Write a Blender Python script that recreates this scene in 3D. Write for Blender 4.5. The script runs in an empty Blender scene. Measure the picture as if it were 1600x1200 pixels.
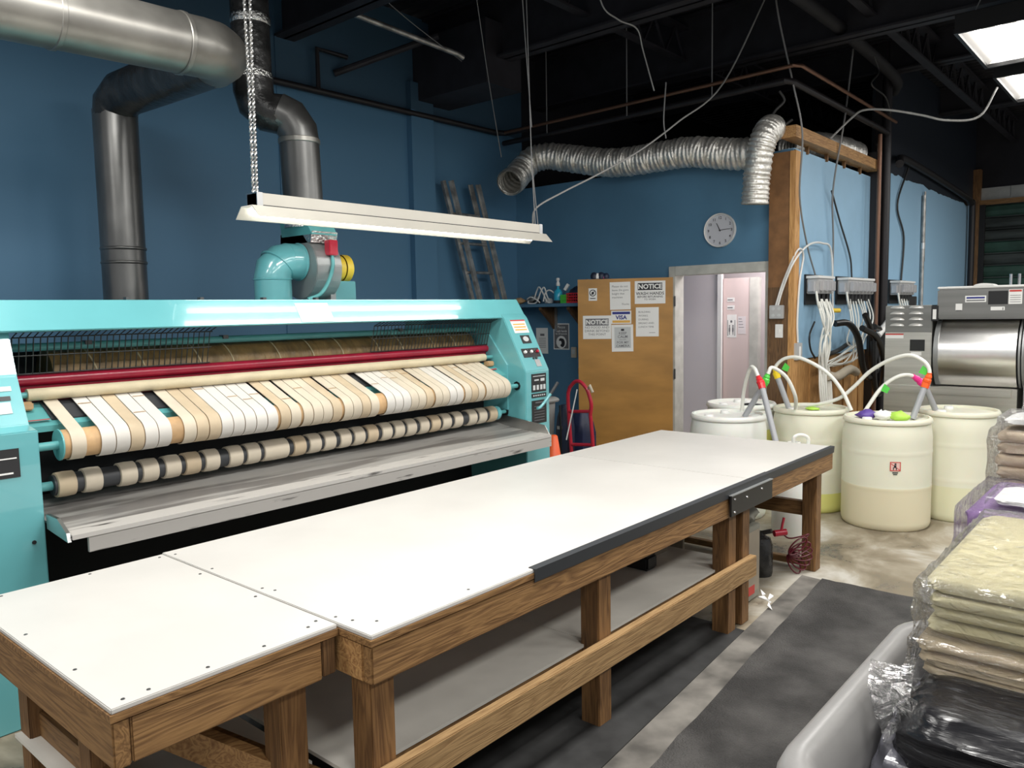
import bpy, bmesh, math, random
from mathutils import Vector, Matrix
random.seed(7)
SC = bpy.context.scene
COL = SC.collection
# ------------------------------------------------------------------ camera
cd = bpy.data.cameras.new('camera'); cam = bpy.data.objects.new('camera', cd); COL.objects.link(cam)
cd.sensor_width = 36.0; cd.lens = 1228.43 / 1600 * 36; cd.clip_start = 0.05; cd.clip_end = 100
def cam_matrix(yaw, pitch, roll, loc):
    f = Vector((math.cos(pitch)*math.cos(yaw), math.cos(pitch)*math.sin(yaw), math.sin(pitch)))
    r = Vector((math.sin(yaw), -math.cos(yaw), 0)); u = r.cross(f)
    r2 = math.cos(roll)*r + math.sin(roll)*u; u2 = -math.sin(roll)*r + math.cos(roll)*u
    return Matrix(((r2.x, u2.x, -f.x, loc[0]), (r2.y, u2.y, -f.y, loc[1]), (r2.z, u2.z, -f.z, loc[2]), (0, 0, 0, 1)))
cam.matrix_world = cam_matrix(math.radians(40.791), math.radians(-5.287), math.radians(-1.044), (0, 0, 1.65))
SC.camera = cam
# ------------------------------------------------------------------ world, exposure, large lights
w = bpy.data.worlds.new('world'); SC.world = w; w.use_nodes = True
w.node_tree.nodes['Background'].inputs[0].default_value = (0.95, 0.97, 1.0, 1)
w.node_tree.nodes['Background'].inputs[1].default_value = 0.34  # added uniform ambient fill, entering where the near walls are left out
SC.view_settings.view_transform = 'Standard'; SC.view_settings.look = 'None'
SC.view_settings.gamma = 1.0; SC.view_settings.use_curve_mapping = False
SC.view_settings.exposure = 0.48
def area(name, loc, sx, sy, power, col=(1, 0.98, 0.94), rot=(0, 0, 0)):
    l = bpy.data.lights.new(name, 'AREA'); l.shape = 'RECTANGLE'; l.size = sx; l.size_y = sy
    l.energy = power; l.color = col
    o = bpy.data.objects.new(name, l); COL.objects.link(o); o.location = loc; o.rotation_euler = rot
    return o
# the rows of ceiling fluorescents behind and above the camera
for x, pw in ((-0.9, 14), (0.7, 14), (2.5, 66), (3.9, 20), (5.3, 34)):
    area('ceiling_row_light', (x, 1.0, 3.6), 1.15, 0.6, pw)
for i, x in enumerate((-0.9, 0.9)):
    area('ceiling_row_light', (x, 3.0, 3.6), 1.15, 0.6, 36)
for i, x in enumerate((0.5, 2.6, 4.7, 6.8)):
    area('ceiling_row_light', (x, -1.6, 3.6), 1.15, 0.6, 34)
for i, x in enumerate((9.4, 11.6)):
    area('ceiling_row_light', (x, -0.4, 3.6), 1.15, 0.6, 55)
area('corridor_light', (7.75, 3.25, 2.38), 0.5, 0.5, 13, (1, 0.92, 0.93))

# ------------------------------------------------------------------ helpers
def nodes_of(m):
    m.use_nodes = True
    return m.node_tree.nodes, m.node_tree.links, m.node_tree.nodes['Principled BSDF']
MATS = {}
def mat(name, col, rough=0.5, metal=0.0, var=0.0, scale=6.0, stretch=(1, 1, 1), bump=0.0, bscale=None, col2=None, spec=0.5, emit=None, estr=1.0, trans=0.0, coat=0.0, detail=4.0, lo=0.35, hi=0.65, sss=0.0, alpha=None):
    m = bpy.data.materials.new(name); N, L, P = nodes_of(m); MATS[name] = m
    c = (*col, 1) if len(col) == 3 else col
    P.inputs['Base Color'].default_value = c; P.inputs['Roughness'].default_value = rough
    P.inputs['Metallic'].default_value = metal; P.inputs['Specular IOR Level'].default_value = spec
    P.inputs['Transmission Weight'].default_value = trans; P.inputs['Coat Weight'].default_value = coat
    if sss: P.inputs['Subsurface Weight'].default_value = sss; P.inputs['Subsurface Scale'].default_value = 0.05
    if alpha is not None: P.inputs['Alpha'].default_value = alpha
    if emit: P.inputs['Emission Color'].default_value = (*emit, 1); P.inputs['Emission Strength'].default_value = estr
    if var or col2 or bump:
        tc = N.new('ShaderNodeTexCoord'); mp = N.new('ShaderNodeMapping'); mp.inputs['Scale'].default_value = stretch
        L.new(tc.outputs['Object'], mp.inputs[0])
        nz = N.new('ShaderNodeTexNoise'); nz.inputs['Scale'].default_value = scale; nz.inputs['Detail'].default_value = detail
        L.new(mp.outputs[0], nz.inputs['Vector'])
        if var or col2:
            rp = N.new('ShaderNodeValToRGB'); rp.color_ramp.elements[0].position = lo; rp.color_ramp.elements[1].position = hi
            if col2 is None:
                a = tuple(max(0, x*(1-var)) for x in col); b = tuple(min(1, x*(1+var)) for x in col)
            else: a, b = col, col2
            rp.color_ramp.elements[0].color = (*a, 1); rp.color_ramp.elements[1].color = (*b, 1)
            L.new(nz.outputs['Fac'], rp.inputs[0]); L.new(rp.outputs[0], P.inputs['Base Color'])
        if bump:
            src = nz
            if bscale:
                src = N.new('ShaderNodeTexNoise'); src.inputs['Scale'].default_value = bscale; src.inputs['Detail'].default_value = 5
                L.new(mp.outputs[0], src.inputs['Vector'])
            bp = N.new('ShaderNodeBump'); bp.inputs['Strength'].default_value = bump; bp.inputs['Distance'].default_value = 0.02
            L.new(src.outputs['Fac'], bp.inputs['Height']); L.new(bp.outputs[0], P.inputs['Normal'])
    return m
def wood(name, axis, c1, c2, rough=0.6):
    """sawn softwood, grain running along the given axis"""
    m = bpy.data.materials.new(name); N, L, P = nodes_of(m); MATS[name] = m
    tc = N.new('ShaderNodeTexCoord'); mp = N.new('ShaderNodeMapping'); mp.inputs['Scale'].default_value = tuple(0.9 if 'xyz'[i] == axis else 11.0 for i in range(3))
    L.new(tc.outputs['Object'], mp.inputs[0])
    nz = N.new('ShaderNodeTexNoise'); nz.inputs['Scale'].default_value = 1.6; nz.inputs['Detail'].default_value = 3; nz.inputs['Distortion'].default_value = 0.6
    L.new(mp.outputs[0], nz.inputs['Vector'])
    mul = N.new('ShaderNodeMath'); mul.operation = 'MULTIPLY'; mul.inputs[1].default_value = 9.0; L.new(nz.outputs['Fac'], mul.inputs[0])
    fr = N.new('ShaderNodeMath'); fr.operation = 'PINGPONG'; fr.inputs[1].default_value = 0.5; L.new(mul.outputs[0], fr.inputs[0])
    n2 = N.new('ShaderNodeTexNoise'); n2.inputs['Scale'].default_value = 9; n2.inputs['Detail'].default_value = 6; L.new(mp.outputs[0], n2.inputs['Vector'])
    add = N.new('ShaderNodeMath'); add.operation = 'MULTIPLY_ADD'; add.inputs[1].default_value = 1.1; L.new(fr.outputs[0], add.inputs[0]); L.new(n2.outputs['Fac'], add.inputs[2])
    rp = N.new('ShaderNodeValToRGB'); e = rp.color_ramp.elements
    e[0].position = 0.3; e[0].color = (*c2, 1); e[1].position = 1.0; e[1].color = (*c1, 1)
    L.new(add.outputs[0], rp.inputs[0]); L.new(rp.outputs[0], P.inputs['Base Color'])
    P.inputs['Roughness'].default_value = rough
    bp = N.new('ShaderNodeBump'); bp.inputs['Strength'].default_value = 0.15; bp.inputs['Distance'].default_value = 0.01
    L.new(add.outputs[0], bp.inputs['Height']); L.new(bp.outputs[0], P.inputs['Normal'])
    return m

ORG = {}
class MB:
    def __init__(s): s.v = []; s.f = []
    def add(s, vs, fs):
        k = len(s.v); s.v += [Vector(p) for p in vs]; s.f += [tuple(i+k for i in f) for f in fs]; return s
    def box(s, a, b, M=None):
        x0, y0, z0 = a; x1, y1, z1 = b
        vs = [Vector(p) for p in ((x0,y0,z0),(x1,y0,z0),(x1,y1,z0),(x0,y1,z0),(x0,y0,z1),(x1,y0,z1),(x1,y1,z1),(x0,y1,z1))]
        if M is not None: vs = [M @ p for p in vs]
        return s.add(vs, [(0,3,2,1),(4,5,6,7),(0,1,5,4),(1,2,6,5),(2,3,7,6),(3,0,4,7)])
    def cbox(s, c, d, M=None):
        return s.box([c[i]-d[i]/2 for i in range(3)], [c[i]+d[i]/2 for i in range(3)], M)
    def beam(s, p, q, wd, ht, up=(0,0,1)):
        p = Vector(p); q = Vector(q); t = (q-p).normalized(); side = t.cross(Vector(up)).normalized(); u = side.cross(t)
        vs = []
        for c in (p, q):
            for a, b in ((-1,-1),(1,-1),(1,1),(-1,1)): vs.append(c + side*(a*wd/2) + u*(b*ht/2))
        return s.add(vs, [(0,1,2,3),(7,6,5,4),(0,4,5,1),(1,5,6,2),(2,6,7,3),(3,7,4,0)])
    def prism(s, poly, axis, a, b, M=None):
        n = len(poly); ar = sum(poly[i][0]*poly[(i+1)%n][1]-poly[(i+1)%n][0]*poly[i][1] for i in range(n))
        if ar < 0: poly = poly[::-1]
        if axis == 'y': a, b = b, a
        def P3(p, t): return {'x': (t, p[0], p[1]), 'y': (p[0], t, p[1]), 'z': (p[0], p[1], t)}[axis]
        vs = [P3(p, a) for p in poly] + [P3(p, b) for p in poly]
        if M is not None: vs = [M @ Vector(p) for p in vs]
        fs = [tuple(range(n-1, -1, -1)), tuple(range(n, 2*n))] + [(i, (i+1) % n, n+(i+1) % n, n+i) for i in range(n)]
        return s.add(vs, fs)
    def rings(s, rings, closed=False, cap=True):
        n = len(rings[0]); k = len(s.v); m = len(rings)
        for r in rings: s.v += [Vector(p) for p in r]
        for j in range(m if closed else m-1):
            for i in range(n):
                a = k+j*n; b = k+((j+1) % m)*n
                s.f.append((a+i, a+(i+1) % n, b+(i+1) % n, b+i))
        if cap and not closed:
            s.f.append(tuple(k+i for i in range(n-1, -1, -1))); s.f.append(tuple(k+(m-1)*n+i for i in range(n)))
        return s
    def tube(s, path, r, n=10, cap=True, closed=False):
        P = [Vector(p) for p in path]; m = len(P); R = r if hasattr(r, '__len__') else [r]*m
        T = []
        for i in range(m):
            a = P[(i-1) % m] if (closed or i > 0) else P[i]; b = P[(i+1) % m] if (closed or i < m-1) else P[i]
            T.append((b-a).normalized())
        u = T[0].orthogonal().normalized(); rs = []
        for i in range(m):
            if i: 
                u = (u - T[i]*u.dot(T[i])); u = u.normalized() if u.length > 1e-6 else T[i].orthogonal().normalized()
            vv = T[i].cross(u)
            rs.append([P[i] + (u*math.cos(2*math.pi*j/n) + vv*math.sin(2*math.pi*j/n))*R[i] for j in range(n)])
        return s.rings(rs, closed, cap)
    def cyl(s, p, q, r, n=16): return s.tube([p, q], r, n)
    def lathe(s, prof, c, n=32, axis=(0,0,1), cap=True):
        ax = Vector(axis).normalized(); u = ax.orthogonal().normalized(); v = ax.cross(u); c = Vector(c)
        return s.rings([[c + ax*z + (u*math.cos(2*math.pi*j/n) + v*math.sin(2*math.pi*j/n))*r for j in range(n)] for r, z in prof], False, cap)
    def build(s, name, m, parent=None, smooth=None, bev=0.0, sub=0):
        o = bpy.data.objects.new(name, None) if False else None
        me = bpy.data.meshes.new(name)
        org = ORG.get(parent.name, Vector((0,0,0))) if parent is not None else Vector((0,0,0))
        me.from_pydata([tuple(p-org) for p in s.v], [], s.f)
        if bev or sub:
            bm = bmesh.new(); bm.from_mesh(me)
            if bev: bmesh.ops.bevel(bm, geom=[e for e in bm.edges], offset=bev, segments=2, affect='EDGES', clamp_overlap=True)
            bm.to_mesh(me); bm.free()
        me.validate(clean_customdata=False); me.update()
        if smooth:
            me.shade_smooth()
            try: me.set_sharp_from_angle(angle=math.radians(smooth))
            except Exception: pass
        o = bpy.data.objects.new(name, me); COL.objects.link(o)
        me.materials.append(MATS[m] if isinstance(m, str) else m)
        if parent is not None: o.parent = parent; ORG[o.name] = org
        return o
def thing(name, label, cat, loc=(0,0,0), group=None):
    o = bpy.data.objects.new(name, None); COL.objects.link(o); o.location = loc; o.empty_display_size = 0.1
    o['label'] = label; o['category'] = cat
    if group: o['group'] = group
    ORG[o.name] = Vector(loc); return o
def tag(o, label, cat, group=None):
    o['label'] = label; o['category'] = cat
    if group: o['group'] = group
    return o
def struct(o): o['kind'] = 'structure'; return o
def bx(a, b): return MB().box(a, b)
def spline(pts, k=8):
    P = [Vector(p) for p in pts]; out = []
    for i in range(len(P)-1):
        p0 = P[i-1] if i else P[i]*2-P[i+1]; p1 = P[i]; p2 = P[i+1]; p3 = P[i+2] if i+2 < len(P) else P[i+1]*2-P[i]
        for j in range(k):
            t = j/k
            out.append(0.5*((2*p1)+(p2-p0)*t+(2*p0-5*p1+4*p2-p3)*t*t+(3*p1-p0-3*p2+p3)*t**3))
    out.append(P[-1]); return out
def lettering(lines, origin, u, v, name, m, parent, lift=0.0012):
    """lines: (text, x, y, size, align); flat print on the plane spanned by u (right) and v (up)"""
    mb = MB(); u = Vector(u).normalized(); v = Vector(v).normalized(); n = u.cross(v); origin = Vector(origin)
    for text, x, y, size, al, bold in lines:
        cu = bpy.data.curves.new('print', 'FONT'); cu.body = text; cu.size = size; cu.align_x = al; cu.offset = bold; cu.resolution_u = 2
        to = bpy.data.objects.new('print', cu); COL.objects.link(to)
        bpy.context.view_layer.update()
        me = bpy.data.meshes.new_from_object(to.evaluated_get(bpy.context.evaluated_depsgraph_get()))
        mb.add([origin + u*(x+p.co.x) + v*(y+p.co.y) + n*lift for p in me.vertices], [tuple(f.vertices) for f in me.polygons])
        bpy.data.objects.remove(to); bpy.data.curves.remove(cu); bpy.data.meshes.remove(me)
    return mb.build(name, m, parent)
def panel(mb, origin, u, v, x0, y0, x1, y1, lift=0.0, th=0.002):
    """thin rectangular plate on the plane spanned by u, v"""
    u = Vector(u).normalized(); v = Vector(v).normalized(); n = u.cross(v); o = Vector(origin)
    vs = [o+u*x+v*y+n*(lift+t) for t in (0, th) for x, y in ((x0,y0),(x1,y0),(x1,y1),(x0,y1))]
    return mb.add(vs, [(3,2,1,0),(4,5,6,7),(0,1,5,4),(1,2,6,5),(2,3,7,6),(3,0,4,7)])
def disc(mb, origin, u, v, cx, cy, rx, ry, lift=0.0, n=28, th=0.001):
    u = Vector(u).normalized(); v = Vector(v).normalized(); nn = u.cross(v); o = Vector(origin)
    k = [o+u*(cx+rx*math.cos(2*math.pi*i/n))+v*(cy+ry*math.sin(2*math.pi*i/n))+nn*lift for i in range(n)]
    return mb.add(k + [p+nn*th for p in k], [tuple(range(n, 2*n))] + [(i, (i+1)%n, n+(i+1)%n, n+i) for i in range(n)])
def ringplate(mb, origin, u, v, cx, cy, r0, r1, lift=0.0, n=28):
    u = Vector(u).normalized(); v = Vector(v).normalized(); nn = u.cross(v); o = Vector(origin)
    def pt(r, i): return o+u*(cx+r*math.cos(2*math.pi*i/n))+v*(cy+r*math.sin(2*math.pi*i/n))+nn*lift
    return mb.add([pt(r0, i) for i in range(n)] + [pt(r1, i) for i in range(n)], [(i, n+i, n+(i+1)%n, (i+1)%n) for i in range(n)])

# ------------------------------------------------------------------ materials
mat('blue_paint', (0.085, 0.205, 0.325), 0.55, var=0.10, scale=1.3, bump=0.05, bscale=40)
mat('light_blue', (0.30, 0.50, 0.68), 0.45, var=0.06, scale=1.5)
mat('black_paint', (0.012, 0.012, 0.017), 0.8, var=0.3, scale=2)
mat('black_ceiling', (0.010, 0.010, 0.013), 0.7, var=0.3, scale=3)
mat('beam_black', (0.016, 0.015, 0.020), 0.65, var=0.3, scale=5)
mat('teal', (0.135, 0.43, 0.46), 0.3, var=0.05, scale=2.5, coat=1.0)
mat('teal_dull', (0.11, 0.38, 0.385), 0.4, var=0.12, scale=5)
mat('white_top', (0.575, 0.56, 0.53), 0.4, var=0.05, scale=1.8)
mat('shelf_white', (0.78, 0.75, 0.68), 0.5, var=0.15, scale=2)
mat('black_rubber', (0.035, 0.038, 0.042), 0.5)
mat('black_metal', (0.009, 0.009, 0.010), 0.4)
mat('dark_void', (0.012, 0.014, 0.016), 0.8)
mat('steel', (0.62, 0.62, 0.61), 0.3, 1.0, var=0.08, scale=3)
mat('chrome', (0.8, 0.8, 0.8), 0.15, 1.0)
mat('screw', (0.12, 0.12, 0.12), 0.4, 0.8)
mat('duct_grey', (0.17, 0.17, 0.165), 0.32, 0.75, var=0.30, scale=4, stretch=(1, 1, 0.4))
mat('duct_bright', (0.30, 0.29, 0.265), 0.36, 0.7, var=0.22, scale=3.5)
mat('duct_black', (0.035, 0.035, 0.035), 0.25, 0.2, var=0.4, scale=10, bump=0.5, bscale=14)
mat('foil', (0.75, 0.75, 0.72), 0.22, 1.0, var=0.15, scale=25, bump=0.6, bscale=60)
mat('flex_foil', (0.80, 0.78, 0.73), 0.34, 0.75, var=0.2, scale=14, bump=0.35, bscale=55)
mat('white_plastic', (0.80, 0.80, 0.78), 0.4)
mat('cream_metal', (0.58, 0.555, 0.49), 0.4, var=0.04, scale=4)
mat('tube_lit', (1, 1, 1), 0.5, emit=(1, 0.97, 0.92), estr=7)
mat('troffer_white', (0.42, 0.41, 0.40), 0.5)
mat('tube_hang', (1, 1, 1), 0.5, emit=(1, 0.98, 0.94), estr=8)
mat('paper', (0.82, 0.82, 0.80), 0.7)
mat('paper_grey', (0.55, 0.57, 0.57), 0.7)
mat('ink', (0.02, 0.02, 0.025), 0.7)
mat('ink_grey', (0.16, 0.16, 0.17), 0.7)
mat('ink_blue', (0.02, 0.03, 0.22), 0.6)
mat('ink_gold', (0.75, 0.42, 0.08), 0.6)
mat('ink_red', (0.55, 0.06, 0.05), 0.6)
mat('red_paint', (0.50, 0.02, 0.045), 0.3, coat=0.3)
mat('maroon', (0.30, 0.008, 0.03), 0.28, var=0.15, scale=6)
mat('orange', (0.85, 0.12, 0.03), 0.5)
mat('door_brown', (0.44, 0.225, 0.055), 0.42, var=0.13, scale=2.2, stretch=(1, 1, 3))
mat('frame_grey', (0.50, 0.50, 0.46), 0.5, var=0.10, scale=9)
mat('pink_wall', (0.72, 0.67, 0.68), 0.6)
mat('pink_panel', (0.70, 0.58, 0.56), 0.6)
mat('osb', (0.22, 0.105, 0.04), 0.6, var=0.2, scale=9)
mat('concrete_block', (0.40, 0.41, 0.40), 0.8, var=0.1, scale=6, bump=0.3, bscale=40)
mat('shutter_dark', (0.035, 0.042, 0.04), 0.45, 0.3, var=0.5, scale=1.5, stretch=(1, 1, 8))
mat('shutter_green', (0.025, 0.065, 0.048), 0.45, 0.2, var=0.3, scale=3)
mat('grille_wire', (0.03, 0.035, 0.035), 0.4, 0.6)
mat('drum_white', (0.76, 0.75, 0.61), 0.42, var=0.04, scale=2, sss=0.15)
mat('drum_white2', (0.80, 0.81, 0.76), 0.42, var=0.04, scale=2, sss=0.15)
mat('liquid_beige', (0.70, 0.64, 0.46), 0.42, sss=0.1)
mat('liquid_pale', (0.72, 0.71, 0.50), 0.42, sss=0.1)
mat('liquid_yellow', (0.72, 0.72, 0.24), 0.42, sss=0.1)
mat('pvc_grey', (0.36, 0.37, 0.39), 0.4)
mat('hose_white', (0.80, 0.80, 0.74), 0.35)
mat('hose_black', (0.012, 0.012, 0.012), 0.35)
mat('tape_red', (0.75, 0.03, 0.04), 0.35); mat('tape_green', (0.10, 0.62, 0.08), 0.35); mat('tape_yellow', (0.85, 0.62, 0.02), 0.35)
mat('tape_orange', (0.95, 0.13, 0.02), 0.35); mat('tape_pink', (0.90, 0.03, 0.30), 0.35); mat('lime', (0.45, 0.75, 0.10), 0.5)
mat('purple', (0.11, 0.06, 0.30), 0.5)
mat('yellow_paint', (0.85, 0.60, 0.06), 0.35)
mat('grey_metal', (0.33, 0.34, 0.34), 0.4, 0.5, var=0.1, scale=4)
mat('box_grey', (0.50, 0.50, 0.50), 0.4, 0.2)
mat('clear_box', (0.62, 0.62, 0.64), 0.2, 0.3)
mat('stainless', (0.62, 0.61, 0.57), 0.36, 1.0, var=0.10, scale=4, stretch=(1, 0.3, 8))
mat('stainless_bright', (0.85, 0.84, 0.82), 0.27, 1.0, var=0.06, scale=3, stretch=(1, 0.3, 10))
mat('stainless_dark', (0.24, 0.24, 0.23), 0.33, 0.9, var=0.10, scale=3, stretch=(1, 0.3, 6))
mat('screen_black', (0.02, 0.02, 0.02), 0.2)
mat('copper', (0.22, 0.12, 0.08), 0.45, 0.6)
mat('pipe_black', (0.02, 0.018, 0.02), 0.45, 0.2)
mat('wire_grey', (0.20, 0.20, 0.20), 0.5); mat('wire_black', (0.03, 0.03, 0.03), 0.5); mat('wire_white', (0.72, 0.72, 0.70), 0.5)
mat('cart_grey', (0.23, 0.225, 0.22), 0.32, var=0.07, scale=6)
mat('linen_cream', (0.62, 0.57, 0.36), 0.75, var=0.07, scale=5, bump=0.15, bscale=12)
mat('linen_peach', (0.66, 0.54, 0.36), 0.75, var=0.07, scale=5, bump=0.15, bscale=12)
mat('linen_beige', (0.62, 0.50, 0.36), 0.75, var=0.07, scale=5, bump=0.15, bscale=12)
mat('linen_black', (0.010, 0.010, 0.012), 0.22, var=0.3, scale=5, bump=0.9, bscale=9, stretch=(1, .22, 2.5))
mat('linen_grey', (0.10, 0.10, 0.12), 0.2, bump=0.7, bscale=7)
mat('linen_purple', (0.30, 0.16, 0.42), 0.55, var=0.06, scale=6)
mat('towel_white', (0.85, 0.85, 0.84), 0.8, bump=0.3, bscale=40)
mat('cardboard', (0.34, 0.29, 0.22), 0.7, var=0.08, scale=5)
mat('khaki', (0.26, 0.255, 0.21), 0.7, var=0.1, scale=8)
mat('navy', (0.014, 0.022, 0.050), 0.5, var=0.3, scale=4)
mat('bin_grey', (0.33, 0.34, 0.33), 0.5)
mat('bottle_blue', (0.03, 0.40, 0.60), 0.15)
mat('alu', (0.42, 0.41, 0.39), 0.45, 0.8, var=0.35, scale=9)
mat('belt_white', (0.60, 0.575, 0.53), 0.7, var=0.03, scale=8)
mat('belt_cream', (0.56, 0.495, 0.39), 0.7, var=0.06, scale=8)
mat('belt_tan', (0.51, 0.41, 0.28), 0.7, var=0.08, scale=8)
mat('core_tan', (0.50, 0.32, 0.16), 0.6, var=0.15, scale=14)
mat('pad_cream', (0.56, 0.485, 0.33), 0.75, var=0.06, scale=10, bump=0.2, bscale=18)
mat('roll_brown', (0.20, 0.125, 0.045), 0.5, var=0.30, scale=7, stretch=(2.5, 1, 1), bump=0.9, bscale=9)
mat('tie_cream', (0.50, 0.42, 0.26), 0.6)
mat('tray_worn', (0.42, 0.41, 0.39), 0.42, 0.35, col2=(0.20, 0.19, 0.18), scale=4.5, stretch=(0.22, 2.6, 2.6), detail=12, lo=0.50, hi=0.60)
mat('louvre_metal', (0.62, 0.61, 0.58), 0.3, 0.4)
mat('tray_lip', (0.50, 0.48, 0.45), 0.5, 0.2, col2=(0.06, 0.055, 0.05), scale=9, stretch=(0.35, 2, 3), detail=12, lo=0.60, hi=0.68)
mat('label_black', (0.02, 0.02, 0.022), 0.35); mat('label_grey', (0.42, 0.42, 0.42), 0.35, 0.4)
mat('mat_rubber', (0.036, 0.034, 0.033), 0.8, col2=(0.105, 0.10, 0.096), scale=4, detail=12, lo=0.38, hi=0.72, bump=0.9, bscale=130)
wood('wood_x', 'x', (0.285, 0.155, 0.058), (0.12, 0.056, 0.019))
wood('wood_y', 'y', (0.285, 0.155, 0.058), (0.12, 0.056, 0.019))
wood('wood_z', 'z', (0.235, 0.12, 0.043), (0.10, 0.045, 0.015))
wood('pine_x', 'x', (0.46, 0.26, 0.10), (0.22, 0.10, 0.035))
wood('pine_z', 'z', (0.60, 0.33, 0.12), (0.36, 0.17, 0.05))
wood('old_wood_z', 'z', (0.16, 0.085, 0.035), (0.07, 0.035, 0.014))
wood('pine_pale', 'x', (0.36, 0.225, 0.10), (0.22, 0.125, 0.05))
def film_mat():
    m = bpy.data.materials.new('clear_film'); N, L, P = nodes_of(m); MATS['clear_film'] = m
    out = N['Material Output']; N.remove(P)
    tr = N.new('ShaderNodeBsdfTransparent'); gl = N.new('ShaderNodeBsdfGlossy'); gl.inputs['Roughness'].default_value = 0.16
    df = N.new('ShaderNodeBsdfTranslucent'); df.inputs[0].default_value = (0.9, 0.9, 0.9, 1)
    tc = N.new('ShaderNodeTexCoord'); nz = N.new('ShaderNodeTexNoise'); nz.inputs['Scale'].default_value = 24; nz.inputs['Detail'].default_value = 6; nz.inputs['Distortion'].default_value = 2.2
    mp = N.new('ShaderNodeMapping'); mp.inputs['Scale'].default_value = (1.6, 0.6, 1.2)
    L.new(tc.outputs['Object'], mp.inputs[0]); L.new(mp.outputs[0], nz.inputs['Vector'])
    bp = N.new('ShaderNodeBump'); bp.inputs['Strength'].default_value = 1.0; bp.inputs['Distance'].default_value = 0.03; L.new(nz.outputs['Fac'], bp.inputs['Height'])
    L.new(bp.outputs[0], gl.inputs['Normal'])
    m1 = N.new('ShaderNodeMixShader'); fz = N.new('ShaderNodeFresnel'); fz.inputs[0].default_value = 1.5; L.new(bp.outputs[0], fz.inputs['Normal']); am = N.new('ShaderNodeMath'); am.operation = 'MULTIPLY_ADD'; am.inputs[1].default_value = 0.85; am.inputs[2].default_value = 0.035; am.use_clamp = True; L.new(fz.outputs[0], am.inputs[0]); L.new(am.outputs[0], m1.inputs[0]); L.new(tr.outputs[0], m1.inputs[1]); L.new(gl.outputs[0], m1.inputs[2])
    m2 = N.new('ShaderNodeMixShader'); m2.inputs[0].default_value = 0.05; L.new(m1.outputs[0], m2.inputs[1]); L.new(df.outputs[0], m2.inputs[2])
    L.new(m2.outputs[0], out.inputs['Surface'])
film_mat()
def floor_mat():
    m = bpy.data.materials.new('concrete_floor'); N, L, P = nodes_of(m); MATS['concrete_floor'] = m
    tc = N.new('ShaderNodeTexCoord'); nz = N.new('ShaderNodeTexNoise'); nz.inputs['Scale'].default_value = 1.5; nz.inputs['Detail'].default_value = 10; nz.inputs['Roughness'].default_value = 0.62; nz.inputs['Distortion'].default_value = 0.5
    L.new(tc.outputs['Object'], nz.inputs['Vector'])
    rp = N.new('ShaderNodeValToRGB'); e = rp.color_ramp.elements
    e[0].position = 0.36; e[0].color = (0.075, 0.07, 0.065, 1); e[1].position = 0.66; e[1].color = (0.50, 0.48, 0.43, 1)
    q = e.new(0.46); q.color = (0.20, 0.165, 0.115, 1); q = e.new(0.54); q.color = (0.32, 0.28, 0.21, 1)
    L.new(nz.outputs['Fac'], rp.inputs[0]); L.new(rp.outputs[0], P.inputs['Base Color'])
    r2 = N.new('ShaderNodeValToRGB'); r2.color_ramp.elements[0].position = 0.40; r2.color_ramp.elements[0].color = (0.22,)*3+(1,); r2.color_ramp.elements[1].position = 0.55; r2.color_ramp.elements[1].color = (0.6,)*3+(1,)
    L.new(nz.outputs['Fac'], r2.inputs[0]); L.new(r2.outputs[0], P.inputs['Roughness'])
floor_mat()
def two_tone(name, low, high, z, rough=0.5):
    """wall in two tones, the change at height z"""
    m = bpy.data.materials.new(name); N, L, P = nodes_of(m); MATS[name] = m
    tc = N.new('ShaderNodeTexCoord'); sp = N.new('ShaderNodeSeparateXYZ'); L.new(tc.outputs['Object'], sp.inputs[0])
    nz = N.new('ShaderNodeTexNoise'); nz.inputs['Scale'].default_value = 3; L.new(tc.outputs['Object'], nz.inputs['Vector'])
    ad = N.new('ShaderNodeMath'); ad.operation = 'MULTIPLY_ADD'; ad.inputs[1].default_value = 0.10; L.new(nz.outputs['Fac'], ad.inputs[0]); L.new(sp.outputs[2], ad.inputs[2])
    gt = N.new('ShaderNodeMath'); gt.operation = 'GREATER_THAN'; gt.inputs[1].default_value = z+0.05; L.new(ad.outputs[0], gt.inputs[0])
    mx = N.new('ShaderNodeMix'); mx.data_type = 'RGBA'; L.new(gt.outputs[0], mx.inputs[0]); mx.inputs[6].default_value = (*low, 1); mx.inputs[7].default_value = (*high, 1)
    L.new(mx.outputs[2], P.inputs['Base Color']); P.inputs['Roughness'].default_value = rough
two_tone('right_wall_paint', (0.30, 0.50, 0.68), (0.014, 0.020, 0.030), 3.17)
two_tone('left_wall_falloff', (0.088, 0.215, 0.350), (0.036, 0.085, 0.135), 3.62, 0.55)  # darker upper tone puts the light falloff above the lamps into the colour
# ================================================================== SETTING
XP, YW, YR, ZC = 7.0, 5.93, 2.72, 4.55
struct(bx((-3, -4, -0.1), (15, 6.2, 0)).build('floor', 'concrete_floor'))
wl = struct(bx((-3, YW, 0), (XP+0.12, YW+0.12, ZC)).build('wall_left', 'left_wall_falloff'))
bx((5.36, YW-0.07, 0), (5.66, YW+0.01, 3.9)).build('pilaster', 'left_wall_falloff', wl)
for x in (3.9, 1.55): bx((x, YW-0.012, 0), (x+0.015, YW+0.01, ZC)).build('seam_strip', 'left_wall_falloff', wl)
struct(bx((XP+0.12, YW, 0), (15, YW+0.12, ZC)).build('wall_rear', 'black_paint'))
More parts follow.
